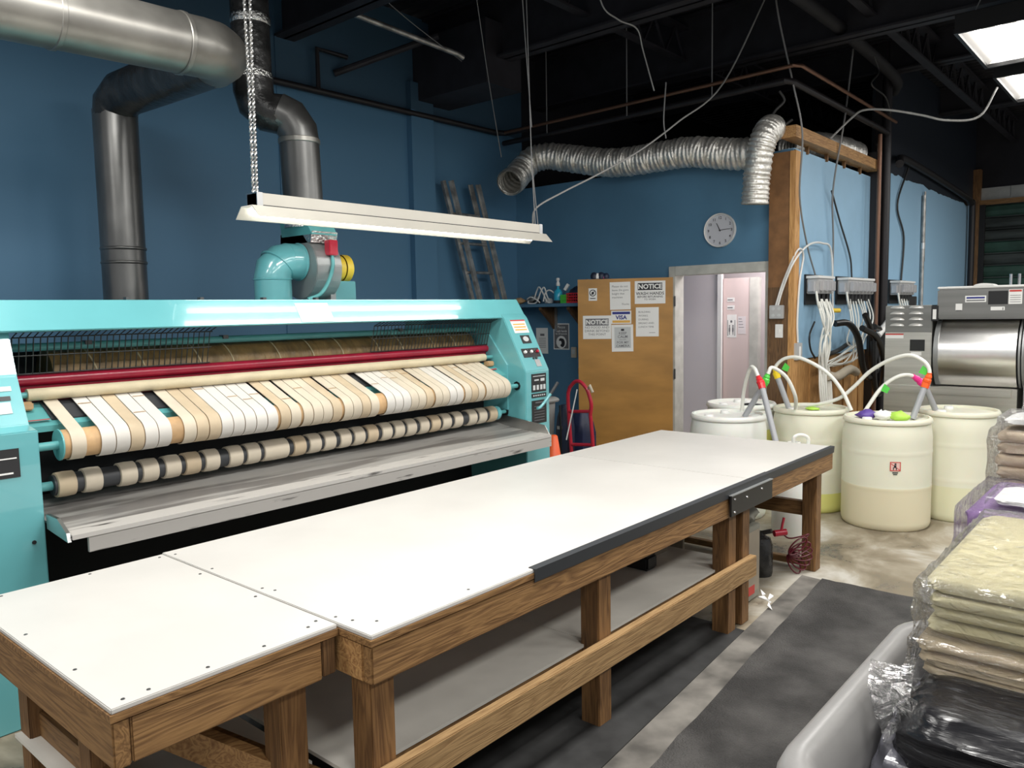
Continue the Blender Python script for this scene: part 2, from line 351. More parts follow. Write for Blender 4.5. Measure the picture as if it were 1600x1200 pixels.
# partition with the doorway
D0, D1, DZ = 2.95, 3.87, 1.97
wp = struct(MB().box((XP, D1+0.02, 0), (XP+0.12, YW, 3.03)).box((XP, D0-0.02, DZ+0.02), (XP+0.12, D1+0.02, 3.03)).box((XP, YR, 0), (XP+0.12, D0-0.02, 3.03)).build('wall_partition', 'blue_paint'))
# side wall with the dosing boxes
wr = struct(bx((XP+0.02, YR, 1.16), (9.22, YR+0.12, 3.04)).build('wall_right', 'light_blue'))
for i in range(9):
    x = 7.06+i*0.245
    bx((x, YR+0.02+0.012*(i % 2), 0), (x+0.235, YR+0.12, 1.15)).build('plank', 'pine_z', wr)
struct(bx((9.62, YR, 0), (14.6, YR+0.12, ZC)).build('wall_far', 'right_wall_paint'))
t1 = struct(MB().box((6.93, YR-0.005, 1.82), (XP, YR+0.185, 3.0)).build('trim_1', 'osb'))
bx((6.925, YR-0.005, 0), (XP-0.002, YR+0.185, 1.82)).build('old_post', 'old_wood_z', t1)
bx((6.92, YR-0.055, 0), (7.03, YR-0.005, 3.0)).build('corner_stud', 'pine_z', t1)
t2 = struct(bx((6.80, YR-0.10, 3.09), (9.25, YR+0.03, 3.19)).build('trim_2', 'pine_x'))
for i in range(4): bx((7.3+i*0.5, YR-0.02, 3.02), (7.325+i*0.5, YR+0.01, 3.09)).build('shim', 'wood_z', t2)
struct(MB().box((9.20, YR-0.10, 0), (9.26, YR+0.06, 3.3)).box((9.52, YR-0.06, 0), (9.62, YR+0.06, ZC)).build('trim_3', 'pipe_black'))
# door frame, leaf
d1 = struct(MB().box((XP-0.03, D0-0.09, 0), (XP+0.15, D0, DZ+0.09)).build('door_1', 'frame_grey', bev=0.004))
bx((XP-0.03, D1, 0), (XP+0.15, D1+0.07, DZ+0.09)).build('jamb', 'frame_grey', d1, bev=0.004)
bx((XP-0.032, D0, DZ), (XP+0.15, D1, DZ+0.09)).build('head', 'frame_grey', d1, bev=0.004)
bx((XP+0.02, D0-0.001, 0), (XP+0.10, D0+0.02, DZ)).build('door_stop', 'white_plastic', d1)
bx((XP+0.04, D0+0.0195, 1.05), (XP+0.07, D0+0.0225, 1.12)).build('strike_plate', 'screw', d1)
th = math.radians(151); HX, HY = XP-0.035, D1+0.005
DU = Vector((-math.sin(th), -math.cos(th), 0)); DN = Vector((-DU.y, DU.x, 0))    # along the leaf, out of the leaf
if DN.x > 0: DN = -DN
DO = Vector((HX, HY, 0))
def dpt(s, n, z): return DO + DU*s + DN*n + Vector((0, 0, z))
mb = MB(); vs = [dpt(s, n, z) for z in (0.012, 1.955) for s, n in ((0.012, 0), (0.955, 0), (0.955, -0.04), (0.012, -0.04))]
mb.add(vs, [(0,1,2,3),(7,6,5,4),(0,4,5,1),(1,5,6,2),(2,6,7,3),(3,7,4,0)])
leaf = mb.build('leaf', 'door_brown', d1)
for z in (0.25, 1.0, 1.72): MB().cyl(dpt(-0.006, 0.006, z-0.05), dpt(-0.006, 0.006, z+0.05), 0.009, 10).build('hinge', 'screw', d1, smooth=40)
for s_ in (0.62, 0.86): MB().cyl(dpt(s_, -0.02, 1.955), dpt(s_, -0.02, 1.962), 0.012, 8).build('screw_head', 'screw', d1)
bx(tuple(dpt(0.90, 0.0, 0.94)), tuple(dpt(0.90, 0.0, 0.94)+Vector((0.001, 0.001, 0.001)))).build('latch_speck', 'screw', d1) if False else None
mb = MB(); mb.tube([dpt(0.955, -0.02, 1.0), dpt(0.955, -0.02, 1.06)], 0.012, 8); mb.build('latch', 'screw', d1)
# corridor behind the doorway
struct(bx((8.05, 3.91, 0), (8.12, 5.0, 2.5)).build('wall_corridor', 'pink_wall'))
struct(bx((8.015, 3.885, 0), (8.05, 3.93, 2.5)).build('trim_4', 'white_plastic'))
d2 = struct(bx((8.10, 3.595, 0.01), (8.14, 3.90, 1.965)).build('door_2', 'pink_panel'))
bx((8.09, 3.50, 0), (8.17, 3.595, 1.965)).build('jamb', 'frame_grey', d2)
struct(bx((8.5, YR+0.12, 0), (8.56, 5.0, 2.5)).build('wall_corridor_end', 'pink_wall'))
struct(bx((XP+0.12, YR+0.12, 2.42), (8.6, 5.0, 2.5)).build('ceiling_corridor', 'white_plastic'))
struct(bx((XP+0.12, YR+0.121, 0), (8.6, YR+0.15, 2.45)).build('wall_corridor_side', 'white_plastic'))
struct(bx((XP+0.12, 4.95, 0), (8.6, 5.0, 2.45)).build('wall_corridor_left', 'pink_wall'))
# back wall, with shutter
wb = struct(MB().box((14.6, -4, 3.30), (14.72, YR+0.12, ZC)).build('wall_back', 'black_paint'))
struct(bx((14.6, YR+0.12, 0), (14.72, YW+0.12, ZC)).build('wall_storage', 'black_paint'))
struct(bx((14.6, -4, 0), (14.72, -0.6, 3.3)).build('wall_back_side', 'concrete_block'))
for i in range(6):
    bx((14.57, 2.62-0.40*(i+1)+0.006, 3.27), (14.6, 2.62-0.40*i, 3.46)).build('block', 'concrete_block', wb)
struct(bx((14.50, -0.7, 3.19), (14.6, 2.72, 3.265)).build('trim_5', 'wood_y'))
struct(bx((14.46, 2.62, 0), (14.6, 2.72, 3.75)).build('trim_6', 'wood_z'))
sh = struct(bx((14.55, -0.7, 0), (14.6, 2.60, 3.19)).build('door_3', 'shutter_dark'))
for i in range(16):
    z = 3.18-0.19*i
    MB().prism([(14.55, z), (14.52, z-0.02), (14.51, z-0.09), (14.53, z-0.15), (14.55, z-0.175)], 'y', -0.65, 2.56).build('slat', 'shutter_green' if i in (0, 3, 5, 6) else 'shutter_dark', sh)
bx((14.47, 2.54, 0), (14.55, 2.62, 3.19)).build('guide_rail', 'black_metal', sh)
# ceiling: corrugated deck with steel framing
mb = MB(); n = 0; x = -3.0; pts = []
while x < 15:
    pts += [(x, ZC), (x+0.06, ZC), (x+0.075, ZC+0.05), (x+0.135, ZC+0.05)]; x += 0.15
vs = []
for px, pz in pts: vs += [(px, -4, pz), (px, 6.05, pz)]
mb.add(vs, [(2*i, 2*i+1, 2*i+3, 2*i+2) for i in range(len(pts)-1)])
ceil = struct(mb.build('ceiling', 'black_ceiling'))
def ibeam(y0, y1, x, z0, z1, wd, name='beam'):
    return MB().box((x-wd/2, y0, z0), (x+wd/2, y1, z0+0.02)).box((x-0.012, y0, z0), (x+0.012, y1, z1)).box((x-wd/2, y0, z1-0.02), (x+wd/2, y1, z1)).build(name, 'beam_black', ceil)
for x in (2.3, 4.0, 5.7, 7.4, 9.6, 12.2): ibeam(-4, YW, x, 3.98 if x < 8 else 4.2, ZC, 0.20)
for y in (-1.8, 0.2, 2.2, 4.0):
    mb = MB().box((-3, y-0.05, 4.42), (14.6, y+0.05, 4.45)).box((-3, y-0.04, 4.12), (14.6, y+0.04, 4.14))
    for k in range(44):
        xa = -3+k*0.4
        mb.beam((xa, y, 4.13), (xa+0.2, y, 4.43), 0.02, 0.02, (0, 1, 0)); mb.beam((xa+0.2, y, 4.43), (xa+0.4, y, 4.13), 0.02, 0.02, (0, 1, 0))
    mb.build('joist', 'beam_black', ceil)
bx((5.46, 4.95, 3.73), (5.95, YW, 4.3)).build('soffit', 'beam_black', ceil)
# ================================================================== FLATWORK IRONER
XL, XR = 1.13, 4.21
ir = thing('flatwork_ironer', 'long turquoise flatwork ironing machine with canvas feed belts along the blue wall', 'ironing machine', (2.7, 4.0, 0))
hood = MB().prism([(3.713, 1.603), (3.80, 1.736), (4.40, 1.736), (4.40, 1.70), (3.815, 1.70), (3.74, 1.597)], 'x', 0.80, 4.475).build('hood', 'teal', ir, bev=0.004)
for x in (1.65, 2.02, 2.38, 2.72): bx((x, 3.83, 1.735), (x+0.02, 3.86, 1.75)).build('bolt', 'screw', hood)
HU, HV = Vector((1, 0, 0)), Vector((0, 0.087, 0.133))
mb = MB(); panel(mb, (2.545, 3.718, 1.610), HU, HV, 0, 0.0, 0.22, 0.125, 0.001); mb.build('paper_notice', 'paper', hood)
lettering([('NOTICE', 0.11, 0.10, 0.018, 'CENTER', 0)]+[('- - - - - - - - - -', 0.11, 0.082-0.017*i, 0.014, 'CENTER', 0) for i in range(5)], (2.545, 3.718, 1.610), HU, HV, 'lettering', 'ink_grey', hood, 0.004)
PR = [(3.505, 0), (3.505, 1.227), (3.70, 1.60), (3.80, 1.70), (4.75, 1.70), (4.75, 0)]
hr = MB().prism(PR, 'x', XR, 4.475).build('side_housing', 'teal', ir, bev=0.005)
hl = MB().prism([(3.505, 0), (3.505, 1.207), (3.60, 1.222), (3.70, 1.42), (3.80, 1.70), (4.75, 1.70), (4.75, 0)], 'x', 0.72, XL).build('side_housing', 'teal', ir, bev=0.005)
# inner guard plate of the right housing
MB().prism([(3.668, 0.95), (3.668, 1.271), (3.835, 1.485), (4.3, 1.485), (4.3, 0.95)], 'x', XR-0.012, XR+0.002).build('inner_plate', 'teal', hr)
# labels of the right housing: slope then front
SO, SU, SV = Vector((XR, 3.505, 1.227)), Vector((1, 0, 0)), Vector((0, 0.195, 0.373))
mb = MB(); panel(mb, SO, SU, SV, 0.055, 0.300, 0.215, 0.405, 0.001); l = mb.build('warning_label', 'paper', hr)
mb = MB(); panel(mb, SO, SU, SV, 0.055, 0.395, 0.215, 0.405, 0.003, .001); mb.build('red_band', 'ink_red', l)
mb = MB()
for i in range(3): panel(mb, SO, SU, SV, 0.07, 0.32+0.022*i, 0.20, 0.330+0.022*i, 0.003, 0.0008)
mb.build('print', 'ink_gold', l)
mb = MB(); panel(mb, SO, SU, SV, 0.095, 0.215, 0.195, 0.28, 0.001); l = mb.build('warning_plate', 'label_black', hr)
mb = MB(); disc(mb, SO, SU, SV, 0.145, 0.25, 0.03, 0.02, 0.003); mb.build('emblem', 'paper_grey', l)
mb = MB(); panel(mb, SO, SU, SV, 0.045, 0.105, 0.235, 0.175, 0.001); l = mb.build('control_plate', 'label_black', hr)
for i, (a, mm) in enumerate(((0.07, 'white_plastic'), (0.105, 'chrome'), (0.138, 'white_plastic'), (0.17, 'chrome'), (0.208, 'red_paint'))):
    mb = MB(); c = SO+SU*a+SV.normalized()*(0.145+0.006*(i % 2)); nn = SU.cross(SV.normalized()); mb.cyl(c, c+nn*0.018, 0.011, 12); mb.build('push_button', mm, l, smooth=40)
mb = MB(); panel(mb, SO, SU, SV, 0.145, 0.03, 0.20, 0.085, 0.001); mb.build('name_plate', 'label_grey', hr)
for a in (0.14, 0.17): MB().cyl(SO+SU*a+SV.normalized()*0.095, SO+SU*a+SV.normalized()*0.095+Vector((0, -.012, .006)), 0.008, 10).build('key_switch', 'screw', hr)
FO = Vector((XR, 3.5045, 0)); FU, FV = Vector((1, 0, 0)), Vector((0, 0, 1))
mb = MB(); panel(mb, FO, FU, FV, 0.06, 1.075, 0.225, 1.205, 0.001); l = mb.build('instruction_plate', 'label_black', hr)
mb = MB(); panel(mb, FO, FU, FV, 0.075, 1.185, 0.21, 1.19, 0.0035, .0006); panel(mb, FO, FU, FV, 0.09, 1.155, 0.14, 1.165, .0035, .0006); panel(mb, FO, FU, FV, 0.16, 1.15, 0.205, 1.17, .0035, .0006)
for a in (0.075, 0.115, 0.155, 0.19): panel(mb, FO, FU, FV, a, 1.09, a+0.025, 1.125, .0035, .0006)
mb.build('print', 'paper_grey', l)
mb = MB(); panel(mb, FO, FU, FV, 0.06, 1.035, 0.225, 1.065, 0.001); l = mb.build('strip_plate', 'label_black', hr)
mb = MB()
for i in range(6): panel(mb, FO, FU, FV, 0.075+0.024*i, 1.045, 0.09+0.024*i, 1.055, .0035, .0006)
mb.build('print', 'paper_grey', l)
mb = MB(); panel(mb, FO, FU, FV, 0.06, 0.85, 0.225, 1.015, 0.001); l = mb.build('instruction_plate', 'label_black', hr)
mb = MB(); panel(mb, FO, FU, FV, 0.10, 0.995, 0.19, 1.003, .0035, .0006)
for j in range(6): panel(mb, FO, FU, FV, 0.085, 0.87+0.02*j, 0.20, 0.874+0.02*j, .0035, .0006)
mb.build('print', 'ink_grey', l)
mb = MB(); panel(mb, FO, FU, FV, 0.11, 0.72, 0.185, 0.79, 0.001); mb.build('vent', 'label_black', hr)
lv = MB().tube(spline([(4.285, 3.465, 0.965), (4.305, 3.46, 0.968), (4.33, 3.45, 0.99), (4.40, 3.425, 1.07)]), 0.011, 10).build('lever', 'teal', hr, smooth=40)
MB().cyl((4.392, 3.428, 1.06), (4.440, 3.40, 1.14), 0.012, 10).build('grip', 'black_rubber', lv, smooth=40)
MB().lathe([(0.0, 0), (0.06, 0), (0.065, 0.01), (0.06, 0.03), (0.0, 0.035)], (4.476, 3.62, 1.10), 20, (1, 0, 0), False).build('hand_wheel', 'belt_tan', hr, smooth=40)
# left housing details
LO = Vector((0.72, 3.5045, 0))
mb = MB(); panel(mb, LO, FU, FV, 0.12, 1.03, 0.335, 1.145, 0.001); l = mb.build('display_plate', 'label_black', hl)
mb = MB(); panel(mb, LO, FU, FV, 0.2, 1.105, 0.325, 1.11, .0035, .0006); panel(mb, LO, FU, FV, 0.15, 1.045, 0.31, 1.052, .0035, .0006); mb.build('print', 'paper', l)
MB().cyl((1.085, 3.505, 0.755), (1.085, 3.499, 0.755), 0.008, 12).build('plug', 'label_black', hl)
GO, GU, GV = Vector((0.72, 3.60, 1.222)), Vector((1, 0, 0)), Vector((0, 0.10, 0.198))
mb = MB(); panel(mb, GO, GU, GV, 0.16, 0.055, 0.36, 0.105, 0.001); l = mb.build('maker_plate', 'label_grey', hl)
mb = MB(); panel(mb, GO, GU, GV, 0.16, 0.113, 0.365, 0.132, 0.001); mb.build('strip_plate', 'label_black', hl)
mb = MB(); panel(mb, GO, GU, GV, 0.10, 0.155, 0.375, 0.175, 0.001); mb.build('white_strip', 'paper', hl)
# rolls and bars
def roll(name, y, z, r, x0, x1, m, par=ir, n=24): return MB().cyl((x0, y, z), (x1, y, z), r, n).build(name, m, par, smooth=50)
br = roll('padded_roll', 4.05, 1.395, 0.112, XL+0.22, XR-0.05, 'roll_brown', n=32)
for i in range(11):
    x = 1.55+i*0.245+random.uniform(-.05, .05)
    MB().tube([(x+0.012*math.sin(a*0.6), 4.05+0.1135*math.cos(a*math.pi/12), 1.395+0.1135*math.sin(a*math.pi/12)) for a in range(24)], 0.004, 6, closed=True).build('tie', 'tie_cream', br)
tb = roll('cross_bar', 3.97, 1.527, 0.018, XL, XR, 'teal_dull')
for x in (1.5, 2.2, 3.45): bx((x, 3.945, 1.53), (x+0.03, 3.99, 1.55)).build('clip', 'screw', tb)
roll('red_guard_bar', 3.865, 1.385, 0.026, XL, XR-0.01, 'maroon', n=16)
bx((XL, 3.862, 1.29), (XR-0.02, 3.872, 1.375)).build('red_guard_flange', 'maroon', ir)
cr = roll('cloth_covered_roll', 3.815, 1.325, 0.027, XL+0.065, XR-0.09, 'pad_cream')
roll('roll_shaft', 3.815, 1.325, 0.014, XL-0.02, XR, 'teal_dull', cr, 12)
for x in (XL+0.005, XR-0.105): bx((x, 3.765, 1.262), (x+0.07, 3.81, 1.298)).build('wood_block', 'core_tan', ir, bev=0.006)
# feed table plate with edge ledges
fp = MB().prism([(3.672, 1.175), (3.672, 1.200), (3.84, 1.285), (3.90, 1.285), (3.90, 1.265), (3.84, 1.265)], 'x', XL, XR).build('feed_plate', 'teal_dull', ir)
bx((XL+0.02, 3.69, 1.224), (XL+0.11, 3.705, 1.2265)).build('red_label', 'ink_red', fp)
bx((XR-0.11, 3.73, 1.24), (XR-0.05, 3.745, 1.246)).build('red_label', 'ink_red', fp)
MB().prism([(3.705, 1.218), (3.705, 1.224), (3.835, 1.292), (3.835, 1.286)], 'x', XL+0.12, XR-0.16).build('grey_backing', 'black_rubber', fp)
RY, RZ, RR = 3.585, 1.125, 0.062
fr_ = roll('feed_roller', RY, RZ, RR, XL+0.10, XR-0.135, 'core_tan', n=28)
for x in (XL+0.10, XR-0.137): MB().lathe([(0.02, 0), (RR+0.004, 0), (RR+0.004, 0.006), (0.02, 0.006)], (x-0.004, RY, RZ), 28, (1, 0, 0)).build('end_cap', 'teal_dull', fr_, smooth=40)
MB().cyl((XL-0.03, RY, RZ), (XL+0.11, RY, RZ), 0.018, 12).build('shaft', 'teal_dull', fr_, smooth=40)
MB().cyl((XR-0.14, RY, RZ), (XR+0.02, RY, RZ), 0.016, 12).build('shaft', 'teal_dull', fr_, smooth=40)
MB().lathe([(0.0, 0), (0.032, 0), (0.03, 0.012), (0.0, 0.012)], (XR-0.006, RY, RZ), 8, (1, 0, 0), False).build('shaft_collar', 'black_metal', hr)
# canvas belts
def belt_mesh(x0, x1, r=RR+0.004, th=0.003):
    path = [(3.86, 1.312)]
    # straight run down to the tangent point, then around the roller to its underside
    a0 = math.radians(112)
    for k in range(15):
        a = a0+math.radians(165)*k/14
        path.append((RY+r*math.cos(a), RZ+r*math.sin(a)))
    mb = MB(); vs = []
    nrm = []
    for i, p in enumerate(path):
        q0 = path[max(0, i-1)]; q1 = path[min(len(path)-1, i+1)]; t = Vector((q1[0]-q0[0], q1[1]-q0[1])).normalized(); nrm.append((t.y, -t.x))
    for i, p in enumerate(path):
        n_ = nrm[i]
        if (p[0]-RY)*n_[0]+(p[1]-RZ)*n_[1] < 0: n_ = (-n_[0], -n_[1])
        for x in (x0, x1): vs.append((x, p[0], p[1]))
        for x in (x0, x1): vs.append((x, p[0]+n_[0]*th, p[1]+n_[1]*th))
    fs = []
    for i in range(len(path)-1):
        a = 4*i; b = a+4
        fs += [(a+2, a+3, b+3, b+2), (a+1, a, b, b+1), (a, a+2, b+2, b), (a+3, a+1, b+1, b+3)]
    fs += [(0, 1, 3, 2)]
    return mb.add(vs, fs)
plan = list('c_wwtww_cttwwwwwntcncccthcctc_wwwcctnccwwnctcncccc'.replace('h', 'n'))
x = XL+0.125; wbelt = 0.0735
unit = (XR-0.145-x)/sum({'_': 0.9, 'n': 0.22}.get(p, 1) for p in plan)
for p in plan:
    if p == '_': x += 0.9*unit; continue
    if p == 'n': x += 0.22*unit; continue
    b = belt_mesh(x+0.0022, x+unit-0.0022, RR+0.004+random.uniform(0, 0.002)).build('feed_belt', {'w': 'belt_white', 'c': 'belt_cream', 't': 'belt_tan'}[p], ir, smooth=60)
    if random.random() < 0.35:
        s_ = random.uniform(0.2, 0.85); y0, z0 = 3.86, 1.312; y1, z1 = RY-0.025, RZ+0.062
        yy, zz = y0+(y1-y0)*s_, z0+(z1-z0)*s_
        MB().beam((x+0.004, yy-0.003, zz+0.006), (x+unit-0.004, yy-0.003, zz+0.006), 0.004, 0.002).build('lacing', 'core_tan', b)
    x += unit
# lower return roller with ribbon bands
LY, LZ, LR = 3.70, 0.935, 0.045
lr = roll('return_roller', LY, LZ, LR, XL+0.10, XR-0.10, 'black_rubber', n=24)
MB().cyl((XL-0.02, LY, LZ), (XL+0.1, LY, LZ), 0.02, 12).build('shaft', 'teal_dull', lr, smooth=40)
MB().cyl((XR-0.11, LY, LZ), (XR+0.01, LY, LZ), 0.014, 12).build('shaft', 'teal_dull', lr, smooth=40)
MB().cyl((XR-0.13, LY, LZ), (XR-0.095, LY, LZ), LR+0.004, 20).build('end_cap', 'teal', lr, smooth=40)
MB().lathe([(0.0, 0), (0.034, 0), (0.03, 0.012), (0.0, 0.012)], (XR-0.006, LY, LZ), 16, (1, 0, 0), False).build('shaft_collar', 'black_metal', hr)
x = XL+0.11; k = 0
wide = {0: .085, 2: .055, 10: .055}
gaps = {1: .075, 6: 0.05, 22: 0.06}
while x < XR-0.20:
    wd = 0.078 if k not in (9, 26) else 0.15
    MB().lathe([(LR+0.001, 0), (LR+0.009, 0.003), (LR+0.011, wd/2), (LR+0.009, wd-0.003), (LR+0.001, wd)], (x, LY, LZ), 24, (1, 0, 0), False).build('ribbon_band', 'belt_cream' if k % 5 else 'belt_tan', lr, smooth=50)
    x += wd + gaps.get(k, 0.022+0.008*(k % 3 == 0)); k += 1
# return tray
TY0, TZ0 = 3.285, 0.80
tr = MB().prism([(TY0, TZ0), (3.62, 0.825), (3.87, 0.868), (3.87, 0.862), (3.62, 0.815), (TY0, TZ0-0.006)], 'x', XL+0.02, XR-0.005).build('return_tray', 'tray_worn', ir)
MB().prism([(TY0, TZ0), (TY0-0.004, TZ0-0.005), (TY0-0.004, TZ0-0.075), (TY0+0.012, TZ0-0.075), (TY0+0.012, TZ0)], 'x', XL+0.08, XR-0.005).build('front_lip', 'tray_lip', tr)
MB().prism([(TY0-0.008, TZ0-0.012), (TY0-0.006, TZ0+0.006), (TY0+0.10, TZ0+0.012), (TY0+0.10, TZ0+0.004)], 'x', XL+0.02, XR-0.01).build('front_flange', 'tray_lip', tr)
MB().prism([(TY0, TZ0-0.01), (TY0+0.05, TZ0+0.065), (3.86, 0.93), (3.86, 0.85), (3.6, 0.81)], 'x', XR-0.010, XR-0.004).build('end_plate', 'steel', tr)
MB().prism([(TY0, TZ0-0.02), (TY0+0.012, TZ0+0.015), (TY0+0.10, TZ0+0.06), (3.5, 0.86), (3.5, 0.80)], 'x', XL+0.004, XL+0.018).build('end_plate', 'steel', tr)
# dark innards and the lower frame
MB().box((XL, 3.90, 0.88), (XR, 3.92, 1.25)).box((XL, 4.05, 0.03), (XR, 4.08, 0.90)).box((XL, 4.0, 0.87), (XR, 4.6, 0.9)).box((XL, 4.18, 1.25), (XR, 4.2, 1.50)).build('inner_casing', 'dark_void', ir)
bx((XL, 3.96, 0.10), (XR, 4.0, 0.16)).build('lower_rail', 'teal_dull', ir)
# finger guard grilles
def grille(x0, x1):
    mb = MB(); A = (3.735, 1.597); A2 = (3.80, 1.575); B = (3.845, 1.415)
    k = x0
    while k < x1:
        mb.tube([(k, *A), (k, *A2), (k, *B)], 0.0028, 5); k += 0.028
    for q in (A2, B, (3.822, 1.495)): mb.cyl((x0, *q), (x1, *q), 0.003, 5)
    return mb.build('finger_guard', 'grille_wire', ir)
grille(XL+0.02, 2.06); grille(3.12, XR-0.02)

# ================================================================== DUCTS AND FAN
def bends(path, r, n=20, k=4): return MB().tube(path, r, n)
dl = thing('exhaust_duct', 'dusty grey round exhaust duct rising behind the ironer and doubling back overhead at left', 'duct', (2.29, 5.30, 1.70))
MB().tube([(2.285, 5.30, 1.70), (2.30, 5.33, 2.98)], 0.135, 28).build('riser', 'duct_grey', dl, smooth=50)
for z in (2.0, 2.09): MB().lathe([(0.136, 0), (0.140, 0.004), (0.140, 0.016), (0.136, 0.02)], (2.289, 5.305, z), 28, (0, 0, 1), False).build('seam_band', 'duct_grey', dl, smooth=50)
pA = (2.30, 5.33, 2.98); pB = (2.36, 4.6, 3.06); pC = (2.20, 3.75, 2.95)
MB().tube([(2.30, 5.33, 2.94), (2.30, 5.31, 3.02), (2.31, 5.20, 3.07), (2.33, 5.0, 3.075), (2.24, 3.98, 3.005)], [0.135, 0.137, 0.14, 0.14, 0.14], 28).build('cross_run', 'duct_black', dl, smooth=50)
MB().tube([(2.26, 4.02, 3.01), (2.21, 3.86, 2.995), (2.14, 3.79, 2.98), (2.05, 3.76, 2.97), (1.92, 3.75, 2.963)], [0.14, 0.142, 0.142, 0.142, 0.14], 28).build('elbow', 'duct_bright', dl, smooth=50)
MB().tube([(1.96, 3.75, 2.965), (1.40, 3.735, 2.945), (0.9, 3.72, 2.925), (-0.4, 3.68, 2.88)], 0.141, 28).build('upper_run', 'duct_bright', dl, smooth=50)
for x in (1.93, 1.36): MB().lathe([(0.142, 0), (0.147, 0.004), (0.147, 0.022), (0.142, 0.026)], (x, 3.748-(1.93-x)*.02, 2.963-(1.93-x)*0.034), 28, (1, 0.03, 0.035), False).build('seam_band', 'duct_bright', dl, smooth=50)

fan = thing('exhaust_fan', 'turquoise centrifugal exhaust fan with grey scroll and yellow motor on top of the ironer', 'fan', (3.0, 4.35, 1.736))
MB().tube([(2.745, 4.30, 1.736), (2.745, 4.30, 1.88), (2.755, 4.30, 1.935), (2.80, 4.30, 1.975), (2.86, 4.30, 1.985)], 0.113, 28).build('inlet_elbow', 'teal', fan, smooth=35)
MB().tube([(2.84, 4.30, 1.985), (2.945, 4.30, 1.985)], 0.113, 28).build('inlet_collar', 'teal', fan, smooth=35)
for p, ax in (((2.745, 4.30, 1.865), (0, 0, 1)), ((2.775, 4.30, 1.955), (0.7, 0, 0.7)), ((2.925, 4.30, 1.985), (1, 0, 0))): MB().lathe([(0.112, 0), (0.119, 0.004), (0.119, 0.01), (0.112, 0.014)], p, 28, ax, False).build('seam_band', 'teal', fan, smooth=40)
sc = [(4.30+0.19*math.cos(a)*(1+0.06*i/20), 1.945+0.19*math.sin(a)*(1+0.06*i/20)) for i, a in [(i, math.radians(120+ i*14)) for i in range(18)]]
sc += [(4.50, 2.17), (4.26, 2.17)]
MB().prism(sc, 'x', 2.94, 3.13).build('scroll', 'grey_metal', fan, bev=0.004)
MB().prism([(4.17, 2.10), (4.15, 2.17), (4.49, 2.17), (4.50, 2.10)], 'x', 2.94, 3.135).build('outlet_tape', 'foil', fan)
MB().rings([[(2.94, 4.15, 2.15), (3.13, 4.15, 2.15), (3.13, 4.48, 2.15), (2.94, 4.48, 2.15)], [(2.90, 4.19, 2.27), (3.11, 4.19, 2.27), (3.11, 4.44, 2.27), (2.90, 4.44, 2.27)]]).build('transition', 'teal_dull', fan)
sw = bx((3.02, 4.085, 2.02), (3.085, 4.14, 2.115)).build('switch_box', 'red_paint', fan, bev=0.004)
MB().tube(spline([(3.055, 4.11, 2.02), (3.05, 4.10, 1.95), (3.0, 4.08, 1.86), (2.93, 4.07, 1.78), (2.85, 4.09, 1.745)]), 0.0115, 10).build('conduit', 'teal_dull', fan, smooth=40)
mo = MB().lathe([(0.0, 0), (0.085, 0), (0.085, 0.13), (0.0, 0.13)], (3.14, 4.33, 1.955), 24, (1, 0, 0), False).build('motor', 'yellow_paint', fan, smooth=40)
MB().lathe([(0.091, 0), (0.092, 0.05), (0.075, 0.065), (0.0, 0.066)], (3.275, 4.33, 1.955), 24, (1, 0, 0), False).build('motor_cap', 'yellow_paint', mo, smooth=40)
bx((3.14, 4.24, 1.735), (3.335, 4.42, 1.868)).build('motor_stand', 'teal', fan, bev=0.004)
bx((3.10, 4.20, 1.735), (3.14, 4.26, 1.85)).build('bracket', 'grey_metal', fan)
st = thing('stack_duct', 'grey stack duct jogging up from the exhaust fan into black wrapped pipe', 'duct', (3.0, 4.3, 2.2))
MB().tube([(3.0, 4.31, 2.20), (3.0, 4.31, 2.30)], 0.126, 24).build('tape_wrap', 'foil', st, smooth=40)
MB().tube([(3.0, 4.31, 2.25), (2.985, 4.31, 2.76)], 0.123, 28).build('lower_pipe', 'duct_grey', st, smooth=50)
MB().lathe([(0.124, 0), (0.129, 0.004), (0.129, 0.03), (0.124, 0.034)], (2.986, 4.31, 2.72), 28, (0, 0, 1), False).build('seam_band', 'duct_bright', st, smooth=50)
MB().tube([(2.985, 4.31, 2.74), (2.98, 4.31, 2.80), (2.94, 4.34, 2.88), (2.88, 4.38, 2.91)], 0.124, 28).build('elbow', 'duct_grey', st, smooth=35)
MB().tube([(2.90, 4.37, 2.90), (2.83, 4.41, 2.91), (2.78, 4.44, 2.96), (2.765, 4.45, 3.04), (2.765, 4.45, 3.10)], 0.122, 28).build('black_elbow', 'duct_black', st, smooth=35)
MB().tube([(2.765, 4.45, 3.08), (2.76, 4.45, ZC)], 0.115, 28).build('black_pipe', 'duct_black', st, smooth=40)
for z, h in ((3.08, .05), (3.42, .045)): MB().lathe([(0.117, 0), (0.121, 0.01), (0.121, h), (0.117, h+0.01)], (2.765, 4.45, z), 28, (0, 0, 1), False).build('foil_band', 'foil', st, smooth=40)

